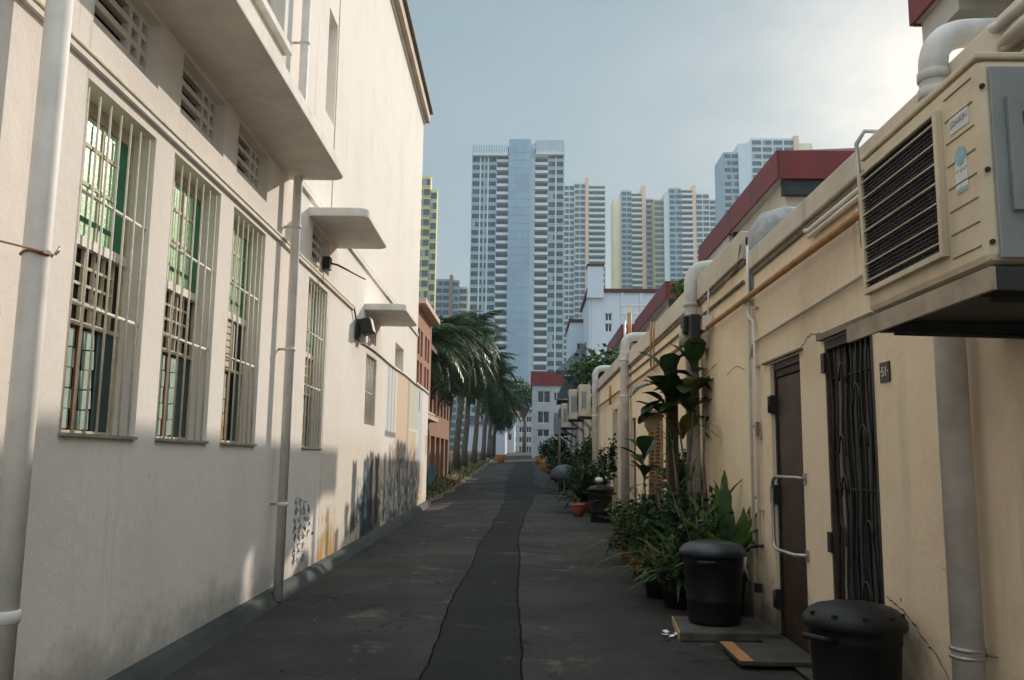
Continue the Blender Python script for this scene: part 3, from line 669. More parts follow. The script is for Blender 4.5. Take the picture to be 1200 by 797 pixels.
W5 = wing('rear_wing', 'greyish back wall hung with old air conditioners farther up the alley', 33.0, 43.0, 3.5, 'grey_wall', [(35, 36, .4, 2.5, .14, 'door_wood'), (39, 40, .4, 2.5, .14, 'rust_wood')], 3.35)
W6 = wing('rear_wing', 'farthest back wall of the right row, half hidden by plants', 43.0, 62.0, 3.8, 'lav_wall', [(46, 47, .5, 2.6, .14, 'door_wood'), (52, 53, .5, 2.6, .14, 'door_wood')], 3.65)
m = MB(); m.box((XR+.01, 7.302, -.2), (4.1, 7.548, 2.92), 'cream_wall'); m.build('party_wall', W1)
# doors
m = MB(); a, b, c0, d0 = 6.14, 6.9, .06, 2.19
m.box((XR+.03, a, d0-.05), (XR+.085, b, d0), 'black_iron'); m.box((XR+.03, b-.035, c0), (XR+.085, b, d0-.051), 'black_iron'); m.box((XR+.03, a, c0), (XR+.085, a+.025, d0-.051), 'black_iron'); dr = m.build('door', W1)
m = MB(); m.box((XR+.045, a+.03, c0), (XR+.08, b-.04, d0-.12), 'door_wood'); m.box((XR+.035, a+.03, d0-.11), (XR+.08, b-.04, d0-.06), 'timber')
m.build('leaf', dr, .004)
for z in (.35, 1.15, 1.86):
    m = MB(); m.tube([(XR-.012, b-.005, z-.06), (XR-.012, b-.005, z+.07)], .018, 'black_iron', 8); m.box((XR-.012, b-.03, z-.07), (XR+.03, b+.0, z+.08), 'black_iron'); m.build('hinge', dr)
m = MB()
m.tube([(XR-.002, 6.12, 1.295), (XR-.05, 6.16, 1.30), (XR-.06, 6.25, 1.30), (XR-.06, 6.62, 1.30), (XR-.06, 6.70, 1.27), (XR-.06, 6.72, 1.2), (XR-.06, 6.72, .84), (XR-.06, 6.70, .77), (XR-.06, 6.6, .755), (XR-.06, 6.2, .76), (XR-.002, 6.12, .765)], .014, 'steel', 10)
for z in (1.295, .765): m.box((XR-.008, 6.07, z-.04), (XR-.002, 6.135, z+.04), 'steel')
m.build('grab_bar', dr)
m = MB(); m.box((XR-.03, 6.05, 2.2), (XR-.001, 7.05, 2.215), 'coping_dark'); m.build('drip_edge', W1)
m = MB(); a, b, c0, d0 = 4.83, 5.62, .07, 2.20
m.box((XR+.0, a, d0-.06), (XR+.05, b, d0-.002), 'tray_dark'); m.box((XR+.0, b-.03, c0), (XR+.05, b, d0-.06), 'timber'); m.box((XR+.0, a, c0), (XR+.05, a+.035, d0-.06), 'black_iron'); gt = m.build('security_gate', W1)
m = MB(); rng = random.Random(4)
ybars = [a+.06+i*.085 for i in range(9)]
for i, y in enumerate(ybars):
    pts = [(XR+.02, y+.018*math.sin(q*1.1+i*.6), c0+(d0-.06-c0)*q/14) for q in range(15)]; m.tube(pts, .007, 'black_iron', 6)
for z in (.55, 1.25, 1.95): m.tube([(XR+.028, a+.03, z), (XR+.028, b-.03, z)], .008, 'black_iron', 6)
for (y, z, s) in ((5.0, 1.5, 1), (5.2, 1.75, -1), (5.35, 1.45, 1), (5.1, .95, -1), (5.4, .9, 1), (5.05, .6, 1), (5.3, 1.9, 1), (5.45, 1.2, -1)):
    m.tube([(XR+.015, y+s*.1*(1-math.cos(q*.5))*.6, z+.13*math.sin(q*.5)) for q in range(7)], .007, 'black_iron', 6)
m.build('iron_bars', gt)
m = MB()
for i in range(4): m.box((XR+.07, a+.05+i*.19, c0), (XR+.085+.006*(i % 2), a+.13+i*.19, d0-.1), 'gate_grey')
m.build('inner_shutter', gt)
for z in (.9, 2.05): m = MB(); m.box((XR-.02, b-.03, z-.06), (XR-.001, b+.03, z+.07), 'black_iron'); m.build('hinge', gt, .004)
m = MB(); m.box((XR-.04, 4.75, 2.205), (XR-.001, 5.66, 2.245), 'coping_dark'); m.build('lintel_edge', W1)
# cracks in the plaster
m = MB(); rng = random.Random(2)
def crack(mb, pts, w0, mat='sign_black', x=XR-.002):
    out = []
    for (a, b) in zip(pts, pts[1:]):
        for q in range(6): t = q/6; out.append((a[0]+(b[0]-a[0])*t+rng.uniform(-.008, .008), a[1]+(b[1]-a[1])*t+rng.uniform(-.008, .008)))
    out.append(pts[-1])
    for i, (a, b) in enumerate(zip(out, out[1:])):
        w = w0*rng.uniform(.4, 1.2); mb.face([(x, a[0], a[1]-w), (x, b[0], b[1]-w), (x, b[0], b[1]+w), (x, a[0], a[1]+w)], mat)
crack(m, [(4.79, .69), (4.62, .66), (4.45, .60), (4.40, .56), (4.28, .52), (4.15, .44), (4.1, .36)], .004)
crack(m, [(4.15, .93), (4.08, .90), (3.95, .855)], .002)
crack(m, [(6.12, 2.22), (5.95, 2.27), (5.85, 2.29), (5.75, 2.27), (5.63, 2.25)], .005)
m.build('crack', W1)
m = MB(); crack(m, [(9.7, 2.30), (9.4, 2.36), (9.2, 2.37), (8.8, 2.42)], .006, 'brick'); crack(m, [(8.4, 2.25), (8.0, 2.3), (7.7, 2.24)], .004, 'coping_dark'); m.build('crack', W2)
# louvre window of wing 2
m = MB(); a, b, c0, d0 = 12.5, 13.72, .75, 2.14
m.box((XR-.03, a-.05, c0-.05), (XR+.06, a+.03, d0+.05), 'louvre_wood'); m.box((XR-.03, b-.03, c0-.05), (XR+.06, b+.05, d0+.05), 'louvre_wood'); m.box((XR-.03, a+.03, d0-.04), (XR+.06, b-.03, d0+.05), 'louvre_wood'); m.box((XR-.028, (a+b)/2-.04, c0), (XR+.06, (a+b)/2+.04, d0-.04), 'louvre_wood')
lw_ = m.build('window', W2); m = MB()
for i in range(24):
    z = c0+.03+i*.056; T = Matrix.Translation((XR+.02, 0, z))@Matrix.Rotation(.6, 4, 'Y'); m.box((-.03, a+.032, 0), (.03, (a+b)/2-.041, .012), 'louvre_wood', T); m.box((-.03, (a+b)/2+.041, 0), (.03, b-.032, .012), 'louvre_wood', T)
m.build('louvres', lw_)
m = MB(); m.box((XR+.04, 15.6, .2), (XR+.07, 16.2, 2.2), 'door_wood'); m.build('door', W2)
for (wg, y0, y1, zz) in ((W3, 18.3, 18.5, 2.6), (W3, 19.5, 19.7, 2.6)): m = MB(); m.box((XR-.03, y0, .2), (XR-.001, y1, zz), 'coping'); m.build('door_jamb', wg)

# main blocks behind the wings, with the dark red eaves
def block(label, xe, y0, y1, zt, fas, depth=11, o=.2, far=None):
    t = thing('shophouse', label, 'building', (xe, y0, 0)); L = y1-y0; zb = zt-fas; L0 = L; L = far or L
    m = MB(); hs = [(.9+i*2.0, 2.0+i*2.0, zb-1.75, zb-.75, .15, 'win_dark') for i in range(int((L-2.2)/2))]
    sheet(m, o, L-o, 0, zb-.003, hs, 'soffit_wall', lambda u, z, d: (o+d, u, z))
    m.face([(o, o, 0), (depth, o, 0), (depth, o, zb-.003), (o, o, zb-.003)], 'soffit_wall'); m.face([(o, L-o, 0), (depth, L-o, 0), (depth, L-o, zb-.003), (o, L-o, zb-.003)], 'soffit_wall'); m.build('wall', t)
    m = MB(); m.box((.04, .04, zb), (depth, L-.04, zb+.1), 'soffit'); m.build('soffit', t)
    m = MB(); n = max(3, int(L0/1.6))
    for i in range(n): m.box((-.0, L0*i/n+.008, zb-.02), (.04, L0*(i+1)/n-.008, zt), 'red_roof')
    for i in range(6):
        for yy in (-.002, L-.038): m.box((.045+depth*i/6, yy, zb-.02), (depth*(i+1)/6+.03, yy+.04, zt), 'red_roof')
    m.build('fascia', t)
    for yy in ((.06, o-.01), (L-o+.01, L-.06)): MB().box((.12, yy[0], zb-.30), (depth, yy[1], zb-.004), 'tray_dark' if o < .5 else 'soffit').build('eave_shade_beam', t)  # dark strip drawn as shade under the gable fascia; deep eaves keep soffit colour
    if o > .5: MB().box((.08, .95, zb-.16), (.16, L-.95, zb-.004), 'soffit').build('eave_board', t)
    if far: MB().prism([(L+.002, zb-.95), (L0-.1, zb+.25), (L0-.1, zt-.06), (L+.002, zt-.06)], .045, .2, 'soffit', lambda p, z: (z, p[0], p[1])).build('shadow_wedge', t)  # wedge added to give the shadow cast on the opposite wall its slanted edge
    m = MB(); z0, z1 = zt-.01, zt+.9; q = 5
    A, Bq, C_, D_ = (.0, .0, z0), (0, L, z0), (2*q, L, z0), (2*q, 0, z0); r0, r1 = (q, min(L/2-.05, 3), z1), (q, max(L/2+.05, L-3), z1)
    m.face([A, r0, r1, Bq], 'dark_tile'); m.face([A, D_, r0], 'dark_tile'); m.face([Bq, r1, C_], 'dark_tile'); m.face([D_, C_, r1, r0], 'dark_tile'); m.build('roof', t)
    return t
M['soffit_wall'] = plaster('soffit_wall', (.56, .51, .44), (.46, .42, .36), .5, .25, 0, .3)
block('nearest shophouse block, only its red eave corner showing above the air conditioner', 4.4, -3, 9.45, 6.85, .36, 11, .9)
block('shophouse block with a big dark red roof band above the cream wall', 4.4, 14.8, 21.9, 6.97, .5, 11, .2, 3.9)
block('farther shophouse block whose red roof band ends by a green bush', 3.85, 23.9, 31.0, 6.5, .5)
block('low distant shophouse block with a dark red eave under a white lattice parapet', 4.3, 39.5, 47.0, 7.75, .55)
lt = thing('lattice_parapet', 'white lattice railing on the roof of the low distant red-eaved block', 'railing', (4.3, 38.6, 8.15))
m = MB()
for i in range(14): m.box((i*.26, 0, 0), (i*.26+.1, .08, .3), 'white_trim')
m.build('pickets', lt); MB().box((-.1, -.02, .302), (3.7, .1, .38), 'white_trim').build('rail', lt); MB().box((-.1, -.02, -.1), (3.7, .1, -.002), 'white_trim').build('rail', lt)
wb = house('white_gable_house', 'pale blue white tall house standing behind the red-eaved roofs', 58, 690, 775, 343, 8, 'blue_wall', 'dark_tile', [(709, 367, 717, 376), (709, 379, 717, 389)], eave=.15)
m = MB(); a = at(690, 343, 58); w0 = wb.location
m.box((-2.6, -.3, 11.4), (-1.5, .8, 13.6), 'blue_wall'); m.box((-2.65, -.35, 13.602), (-1.45, .85, 13.75), 'dark_tile'); m.build('chimney', wb)
m = MB()
for x in (-2.3, -.3, 1.0): m.box((x, -.08, -.4), (x+.2, -.002, 11.9), 'blue_wall')
m.build('pilasters', wb)
sh = house('stair_tower', 'small white stair tower with a sloping grey roof beside the tall pale house', 64, 668, 690, 378, 6, 'blue_wall', 'dark_tile', [(676, 402, 686, 412)], eave=.1)
sl = MB(); q0, q1 = at(652, 425, 61), at(690, 398, 61)
sl.prism([(q0.x, q0.z-.6), (q1.x, q0.z-.6), (q1.x, q1.z)], 60.5, 63.9, 'metal_roof', lambda p, z: (p[0], z, p[1])); o = sl.build('lean_to_roof'); tag(o, 'sloping grey sheet roof below the white stair tower', 'roof')

# ------------------------------------------------------------------ RIGHT: pipes and fittings
def pipe(label, paths, r, mat, cat='pipe', name='drain_pipe', collars=(), group=None, n=16):
    o0 = Vector(paths[0][0]); t = thing(name, label, cat, (o0.x, o0.y, 0), 0, group)
    for pt in paths: MB().tube([(Vector(q)-Vector((o0.x, o0.y, 0))) for q in pt], r, mat, n).build('pipe', t)
    for z in collars:
        m = MB(); m.lathe([(r*1.02, 0), (r*1.13, .006), (r*1.13, .045), (r*1.02, .05)], (0, 0, z), mat, 18); m.tube([(r, 0, z+.025), (XR-o0.x, -.0, z+.025)], .008, 'steel', 6); m.build('bracket', t)
    return t
px_ = XR-.10
t = pipe('fat grey vent pipe rising past the near air conditioner with an elbow over the parapet', [bend((px_, 3.75, .02), (px_, 3.75, 3.375), (2.16, 3.75, 3.385), .17, 12)], .064, 'pvc', collars=(3.06, 3.14), n=20, name='vent_pipe')
m = MB()
for z in (.60, .632): m.lathe([(.064, 0), (.072, .003), (.072, .018), (.064, .021)], (0, 0, z), 'steel', 20)
m.tube([(.06, -.02, .62), (.2, -.1, .62)], .006, 'steel', 6); m.build('clamp', t)
pipe('white vent pipe with an elbow and a floodlight strapped to it', [bend((1.84, 9.62, .06), (1.84, 9.62, 3.62), (2.6, 9.62, 3.62), .22, 9)], .078, 'pvc', collars=(2.95, 3.15), name='vent_pipe')
pipe('white vent pipe standing beside the narrow door with a short elbow', [bend((1.83, 16.3, .15), (1.83, 16.3, 3.78), (2.6, 16.3, 3.78), .22, 9)], .085, 'pvc', collars=(2.6, 3.3), name='vent_pipe')
pipe('slim far white vent pipe with an elbow beside the hanging air conditioners', [bend((1.83, 23.6, .2), (1.83, 23.6, 3.95), (2.9, 23.6, 3.95), .25, 9)], .085, 'pvc', collars=(2.6,), name='vent_pipe')
t = thing('exhaust_duct', 'grey domed exhaust duct poking up in the gap of the parapet', 'duct', (2.05, 7.43, 2.9))
MB().tube([(0, 0, 0), (0, 0, .35), (.02, 0, .46), (.10, 0, .54), (.22, -.0, .58), (.36, 0, .56)], [.12, .12, .15, .19, .19, .19], 'grey_duct', 20).build('duct', t)
m = MB(); m.tube([(-.098, .0, .22), (.2, 0, .22)], .012, 'white_pipe', 6); m.build('strap', t)
t = thing('gas_pipe', 'long orange gas pipe running along the cream wall', 'pipe', (XR-.07, 4.0, 2.81))
MB().tube([(0, -4, 0), (0, 3, 0), (0, 13.1, 0)], .025, 'orange_pipe', 14).build('pipe', t)
m = MB(); m.tube([(-.01, 5.6, 0), (-.01, 5.85, .0)], .03, 'orange_pipe', 14); m.build('coupling', t)
for y in (.8, 3.42, 6.2, 9, 12): m = MB(); m.box((.0, y-.015, -.045), (.069, y+.015, .045), 'white_pipe'); m.build('clip', t)
t = thing('gas_pipe', 'short orange gas riser with branches on the far cream wall', 'pipe', (XR-.06, 16.0, 0))
MB().tube([(0, 1.9, 2.85), (0, 9, 2.85)], .025, 'orange_pipe', 10).build('pipe', t); MB().tube([(-.01, -2.9, 2.84), (-.01, -2.9, 3.55)], .016, 'orange_pipe', 8).build('riser', t); MB().tube([(-.01, -3.2, 2.84), (-.01, -3.2, 3.5)], .012, 'orange_pipe', 8).build('riser', t)
MB().tube([(-.02, 3.6, 2.68), (-.02, 3.6, 3.12)], .03, 'orange_pipe', 10).build('valve', t)
t = pipe('pair of thin white conduits running down the wall left of the dark door', [[(XR-.03, 7.38, 3.3), (XR-.03, 7.40, 2.9), (XR-.03, 7.42, .62)], [(XR-.03, 7.40, 2.72), (XR-.045, 7.34, 2.66), (XR-.03, 7.25, 2.6), (XR-.03, 7.22, 2.0), (XR-.03, 7.24, .6)]], .014, 'white_pipe', name='conduit', cat='conduit', n=8)
m = MB()
for z in (1.1, 1.7, 2.3, 2.8): m.box((-.004, -.03, z), (.028, .03, z+.02), 'steel'); m.box((-.004, -.20, z-.1), (.028, -.13, z-.08), 'steel')
m.box((-.012, -.19, 1.62), (.012, -.13, 1.74), 'coping_dark'); m.build('clips', t)
pipe('thin conduit climbing along the wall above the dark doors', [[(XR-.025, 7.37, 2.30), (XR-.025, 7.33, 2.40), (XR-.025, 7.24, 2.425), (XR-.025, 6.0, 2.455), (XR-.025, 4.2, 2.50), (XR-.025, 3.6, 2.5)]], .013, 'coping', name='conduit', cat='conduit', n=8)
pipe('two white conduits tucked under the near parapet coping', [[(XR-.03, 2.5, 2.99), (XR-.03, 5.75, 2.99), (XR-.03, 5.83, 3.01)], [(XR-.03, 2.5, 2.945), (XR-.03, 5.75, 2.945)]], .017, 'white_pipe', name='conduit', cat='conduit', n=8)
pipe('grey conduit hooked over the parapet beside the air conditioner grille', [[(XR+.03, 4.62, 3.25), (XR-.06, 4.66, 3.27), (XR-.10, 4.68, 3.2), (XR-.09, 4.68, 2.9), (XR-.09, 4.68, 2.6)]], .013, 'steel', name='conduit', cat='conduit', n=8)
pipe('bundle of grey pipes slung over the parapet above the near air conditioner', [[(XR-.1, 2.5, 3.10), (XR-.1, 3.2, 3.12), (XR-.0, 3.45, 3.24), (XR+.5, 3.5, 3.3)], [(XR-.14, 2.4, 3.02), (XR-.13, 3.1, 3.02), (XR-.04, 3.3, 3.1), (XR-.03, 3.32, 2.6)]], .022, 'pvc_old', name='conduit', cat='conduit', n=8)
m = MB(); pts = [(XR-.06, 7.5, 3.34)]
for i in range(14): pts.append((XR-.04, 7.7+i*.16, 3.2-.05*math.sin(i*.24)*3+.012*i))
m.tube(pts, .008, 'coping_dark', 6); tag(m.build('cable'), 'loose dark cable hanging under the coping of the long cream wall', 'cable')
pipe('long thin grey conduit running under the coping of the long cream wall', [[(XR-.02, 7.6, 3.02), (XR-.02, 12, 3.03), (XR-.02, 17.2, 3.05)]], .016, 'coping_dark', name='conduit', cat='conduit', n=8)
t = thing('floodlight', 'black and white floodlight strapped to the white vent pipe', 'lamp', (1.72, 9.35, 2.82))
m = MB(); m.box((-.05, -.16, -.02), (.10, .05, .19), 'black_iron', Matrix.Rotation(.2, 4, 'X')); m.box((.0, -.3, -.16), (.11, -.14, .16), 'black_iron'); m.build('housing', t, .02)
m = MB(); m.tube([(.0, -.02, -.16), (-.0, -.02, .03)], .075, 'frost_grey', 14); m.build('lamp_glass', t)
m = MB(); m.tube([(-.03, .1, .18), (.13, .3, .18)], .012, 'steel', 8); m.box((.12, -.42, -.03), (.2, -.34, .12), 'white_pipe'); m.tube([(.17, -.38, .12), (.19, -.38, .42)], .012, 'white_pipe', 8); m.build('mount', t)
t = thing('house_number_sign', 'small black house number plate reading 51 on the cream wall', 'sign', (XR-.008, 4.67, 1.9))
m = MB(); m.box((-.002, -.062, -.055), (.007, .062, .055), 'sign_black'); m.build('plate', t, .002)
o = bpy.data.objects.new('digits', text_mesh('·51·', .075, 'ink_white', .0008)); col.objects.link(o); o.parent = t
o.matrix_local = Matrix(((0, 0, -1, -.003), (-1, 0, 0, 0), (0, 1, 0, -.0), (0, 0, 0, 1)))

# air conditioner, near
A = thing('air_conditioner', 'big cream outdoor air conditioner on a bracket shelf, nearest on the right', 'air conditioner', (1.34, 2.46, 1.97))
AW, AH, AD = .90, .65, .36
m = MB(); m.box((0, 0, .02), (AD, AW, AH), 'ac_cream'); cs = m.build('casing', A, .025)
m = MB(); m.box((-.004, -.004, AH-.002), (AD, AW+.004, AH+.02), 'ac_cream'); m.build('top_lid', A, .006)
m = MB()
for i in range(8): m.box((-.003, .035, .075+i*.075), (.002, .205, .079+i*.075), 'coping_dark')
m.build('seams', cs)
m = MB(); a, b, c0, d0 = .225, .875, .09, .58
m.box((-.024, a, c0), (.001, a+.022, d0), 'ac_cream'); m.box((-.024, b-.022, c0), (.001, b, d0), 'ac_cream'); m.box((-.024, a+.022, c0), (.001, b-.022, c0+.022), 'ac_cream'); m.box((-.024, a+.022, d0-.012), (.001, b-.022, d0), 'ac_cream'); gf = m.build('grille', A, .003)
m = MB(); m.face([(-.003, a, c0), (-.003, b, c0), (-.003, b, d0), (-.003, a, d0)], 'void'); m.lathe([(.05, 0), (.06, .004)], (0, 0, 0), 'void', 8) if False else None; m.build('fan_opening', gf)
m = MB()
for i in range(32): z = c0+.03+(d0-c0-.045)*i/31; m.box((-.014, a+.022, z-.0016), (-.008, b-.022, z+.0016), 'tray_dark')
for i in range(24): y = a+.03+(b-a-.06)*i/23; m.box((-.012, y-.001, c0+.02), (-.010, y+.001, d0-.012), 'tray_dark')
for i in range(7): z = c0+.05+(d0-c0-.09)*i/6; m.box((-.022, a+.022, z-.0022), (-.014, b-.022, z+.0022), 'ac_cream')
m.build('wire_guard', gf)
m = MB(); m.box((.03, -.012, .03), (AD-.02, -.002, AH-.03), 'ac_grey'); m.build('side_panel', A, .004)
m = MB(); m.box((.07, -.03, .17), (.28, -.013, AH-.13), 'ac_grey'); m.box((.11, -.034, AH-.22), (.3, -.031, AH-.18), 'void'); m.box((.13, -.034, .3), (.3, -.031, .42), 'tray_dark'); m.build('service_cover', A, .008)
m = MB()
for z in (.08, .3, .56): m.tube([(.012, -.006, z), (.012, .002, z)], .008, 'black_iron', 8)
m.build('screws', A)
m = MB(); m.box((-.003, .06, .472), (.002, .178, .532), 'sticker'); bd = m.build('badge', A)
o = bpy.data.objects.new('badge_lettering', text_mesh('DAIKIN', .028, 'ink_grey', .0005)); col.objects.link(o); o.parent = bd
o.matrix_local = Matrix(((0, 0, -1, -.004), (-1, 0, 0, .112), (0, 1, 0, .502), (0, 0, 0, 1)))
m = MB(); m.face([(-.0045, .172, .49), (-.0045, .158, .49), (-.0045, .165, .514)], 'sticker_blue'); m.build('badge_mark', bd)
m = MB(); m.box((-.003, .085, .27), (.002, .155, .39), 'sticker'); m.box((-.0035, .085, .37), (-.0028, .155, .39), 'sticker_blue'); m.box((-.0035, .085, .272), (-.0028, .155, .284), 'sticker_blue'); m.lathe([(.02, 0), (.02, .001)], (0, 0, 0), 'void', 6) if False else None; sk = m.build('energy_label', A)
m = MB(); m.tube([(-.003, .12, .385), (-.0045, .12, .385)], .03, 'sticker_blue', 16); m.build('seal', sk)
o = bpy.data.objects.new('label_ticks', text_mesh('✓✓✓', .025, 'ink_grey', .0005)); col.objects.link(o); o.parent = sk
o.matrix_local = Matrix(((0, 0, -1, -.004), (-1, 0, 0, .12), (0, 1, 0, .34), (0, 0, 0, 1)))
t = thing('air_conditioner_shelf', 'dark metal shelf under the nearest air conditioner', 'shelf', (1.32, 2.44, 1.90))
m = MB(); m.box((0, -.02, .0), (.015, 1.10, .068), 'tray'); m.box((.016, -.02, .05), (.625, 1.08, .066), 'tray_dark'); m.box((.016, -.022, .0), (.625, -.005, .066), 'tray_dark'); m.build('tray', t)
for y in (.15, .85): m = MB(); m.box((.05, y, .01), (.62, y+.04, .048), 'tray_dark'); m.tube([(.1, y+.02, .01), (.6, y+.02, -.0)], .012, 'tray_dark', 6); m.build('arm', t)
# far air conditioners
def ac_far(label, x, y, z, w=.36, L=.9, h=.62, mat='ac_cream', stack=1):
    t = thing('air_conditioner', label, 'air conditioner', (x, y, z), 0, 'air conditioners on the far walls')
    m = MB(); m.box((0, 0, 0), (w, L, h), mat); m.build('casing', t, .02)
    m = MB(); m.tube([(-.003, L*.6, h*.5), (-.012, L*.6, h*.5)], h*.36, 'void', 18)
    for i in range(7): m.box((-.018, L*.3, h*.2+i*h*.1), (-.013, L*.9, h*.2+i*h*.1+.012), mat)
    m.build('fan_grille', t)
    m = MB(); m.box((.08, -.008, h*.25), (w-.14, -.002, h*.78), 'ac_grey'); m.build('side_vent', t)
    for yy in (.12, L-.15): m = MB(); m.box((.0, yy, -.06), (XR-x, yy+.04, -.004), 'tray_dark'); m.tube([(.06, yy+.02, -.05), (XR-x, yy+.02, -.4)], .015, 'tray_dark', 6); m.build('bracket', t)
ac_far('tall cream air conditioner hanging beside the slim far vent pipe', 1.5, 25.6, 2.72, h=.95)
ac_far('cream air conditioner with a dark slot, second along the far wall', 1.42, 30.2, 2.85, h=1.05, w=.42)
ac_far('pale air conditioner half hidden behind the cream pair on the far wall', 1.3, 34.0, 2.7, h=.95)
ac_far('grey air conditioner farther along, above the dark plants', 1.35, 38.0, 2.6, h=1.1, mat='ac_grey')
ac_far('grey air conditioner near the end of the right row', 1.3, 43.0, 2.7, h=1.1, mat='ac_grey')
t = thing('awning', 'rounded dark grey awning above the far air conditioners', 'awning', (1.3, 36.0, 3.95))
m = MB()
for i in range(8):
    a0, a1 = PI/2*i/8, PI/2*(i+1)/8; q = lambda a: (.9-.95*math.sin(a), 1.15*math.cos(a))
    (x0, z0), (x1, z1) = q(a0), q(a1); m.face([(x0, 0, z0), (x1, 0, z1), (x1, 3, z1), (x0, 3, z0)], 'tarp', True)
m.face([(.9, 0, 0)]+[(.9-.95*math.sin(PI/2*i/8), 0, 1.15*math.cos(PI/2*i/8)) for i in range(9)], 'tarp'); m.face([(.9, 3, 0)]+[(.9-.95*math.sin(PI/2*i/8), 3, 1.15*math.cos(PI/2*i/8)) for i in range(9)], 'tarp'); m.build('canvas', t)
m = MB(); m.tube([(-.05, 0, 0), (.9, 0, 0)], .03, 'steel', 6); m.tube([(-.05, 3, 0), (.9, 3, 0)], .03, 'steel', 6); m.build('frame', t)

# ------------------------------------------------------------------ bins, slab, plate
def bin_(label, loc, r=.25, h=.66, rz=0, bag=False):
    t = thing('rubbish_bin', label, 'bin', loc, rz, 'black rubbish bins along the right wall')
    m = MB(); m.lathe([(r*.80, 0), (r*.82, .02), (r*.86, h*.3), (r*.875, h*.31), (r*.875, h*.34), (r*.87, h*.35), (r*.93, h*.8), (r*.95, h*.81), (r*.95, h*.86), (r*.97, h*.95), (r*1.0, h*.96), (r*1.0, h)], (0, 0, 0), 'black_plastic', 36); m.build('tub', t)
    m = MB(); m.lathe([(r*1.04, h-.035), (r*1.07, h-.03), (r*1.07, h+.005), (r*1.02, h+.02), (r*.9, h+.05), (r*.84, h+.052), (r*.8, h+.062), (r*.5, h+.078), (r*.2, h+.083), (.01, h+.085)], (0, 0, 0), 'black_plastic' if not bag else 'navy_plastic', 36)
    for i in range(0 if bag else 10):
        a = i*2*PI/10; m.box((-.012, r*.82, 0), (.012, r*1.0, .018), 'black_plastic', Matrix.Translation((0, 0, h+.026))@Matrix.Rotation(a, 4, 'Z'))
    ld = m.build('lid', t)
    for s in (-1, 1):
        m = MB(); m.tube([(s*r*.93, -.07, h*.86), (s*(r*1.0+.05), -.06, h*.88), (s*(r*1.0+.05), .06, h*.88), (s*r*.93, .07, h*.86)], .016, 'black_plastic', 8); m.build('handle', t)
    return t
bin_('round black bin on a concrete slab beside the fern leaves', (1.50, 7.10, gz(7)+.075), .25, .555, 1.2, True)
bin_('nearest black bin with a domed ribbed lid in front of the barred gate', (1.655, 4.50, gz(4.5)+.03), .235, .555, .5)
bin_('small distant black bin with a white lid tag beside terracotta pots', (1.50, 17.85, gz(17.8)+.004), .26, .66, .2)
m = MB(); m.lathe([(.0, 0), (.07, .01), (.085, .05), (.06, .09), (.0, .10)], (1.45, 17.7, .94+.03), 'ink_white', 10); tag(m.build('plastic_bag'), 'crumpled white plastic bag lying on the small distant bin', 'bag')
t = thing('concrete_slab', 'ochre-edged concrete slab under the round black bin', 'slab', (1.52, 7.05, gz(7)))
m = MB(); m.prism([(-.36, -.36), (-.1, -.37), (.0, -.345), (.40, -.33), (.40, .30), (-.30, .32)], 0, .07, 'stained_slab'); m.build('slab', t, .012)
m = MB(); m.prism([(-.372, -.372), (-.362, -.36), (-.302, .32), (-.312, .33)], .0, .066, 'ochre'); m.build('painted_edge', t)
t = thing('step_plate', 'low metal step plate with an orange stripe before the wooden door', 'step', (1.66, 6.15, gz(6)+.03))
m = MB(); m.box((-.26, -.3, .0), (.26, .3, .03), 'dark_concrete'); m.build('plate', t, .006)
m = MB(); m.box((-.262, -.302, .031), (-.17, .302, .034), 'orange_pipe'); m.build('stripe', t)
m = MB(); rng = random.Random(8)
for i in range(170):
    y = rng.uniform(4, 30); x = rng.choice((rng.uniform(.9, 1.75), lx(y)+.25+abs(rng.gauss(0, .3)), rng.uniform(-2, 1.7))); s = rng.uniform(.008, .024); a = rng.random()*6.28; z = gz(y)+.014
    m.face([(x+s*math.cos(a), y+s*math.sin(a), z), (x+s*.5*math.cos(a+1.6), y+s*.5*math.sin(a+1.6), z+.006), (x-s*math.cos(a), y-s*math.sin(a), z), (x+s*.5*math.cos(a-1.6), y+s*.5*math.sin(a-1.6), z+.004)], rng.choice(('leaf_brown', 'leaf_yellow', 'concrete', 'leaf_brown', 'ink_grey')))
tag(m.build('leaf_litter'), 'scattered dry leaves and scraps on the alley asphalt', 'litter', None, 'stuff')
m = MB(); rng = random.Random(5)
for i in range(9):
    a = rng.random()*6.28; c0 = Vector((1.12+rng.uniform(-.06, .06), 6.85+rng.uniform(-.1, .1), gz(6.8)+.015)); d = Vector((math.cos(a), math.sin(a), rng.uniform(.05, .3)))*.06; e = Vector((-math.sin(a), math.cos(a), .1))*.03
    m.face([c0, c0+d*.5+e, c0+d, c0+d*.5-e], 'ink_white')
tag(m.build('paper_scraps'), 'torn white paper scraps at the corner of the concrete slab', 'litter')

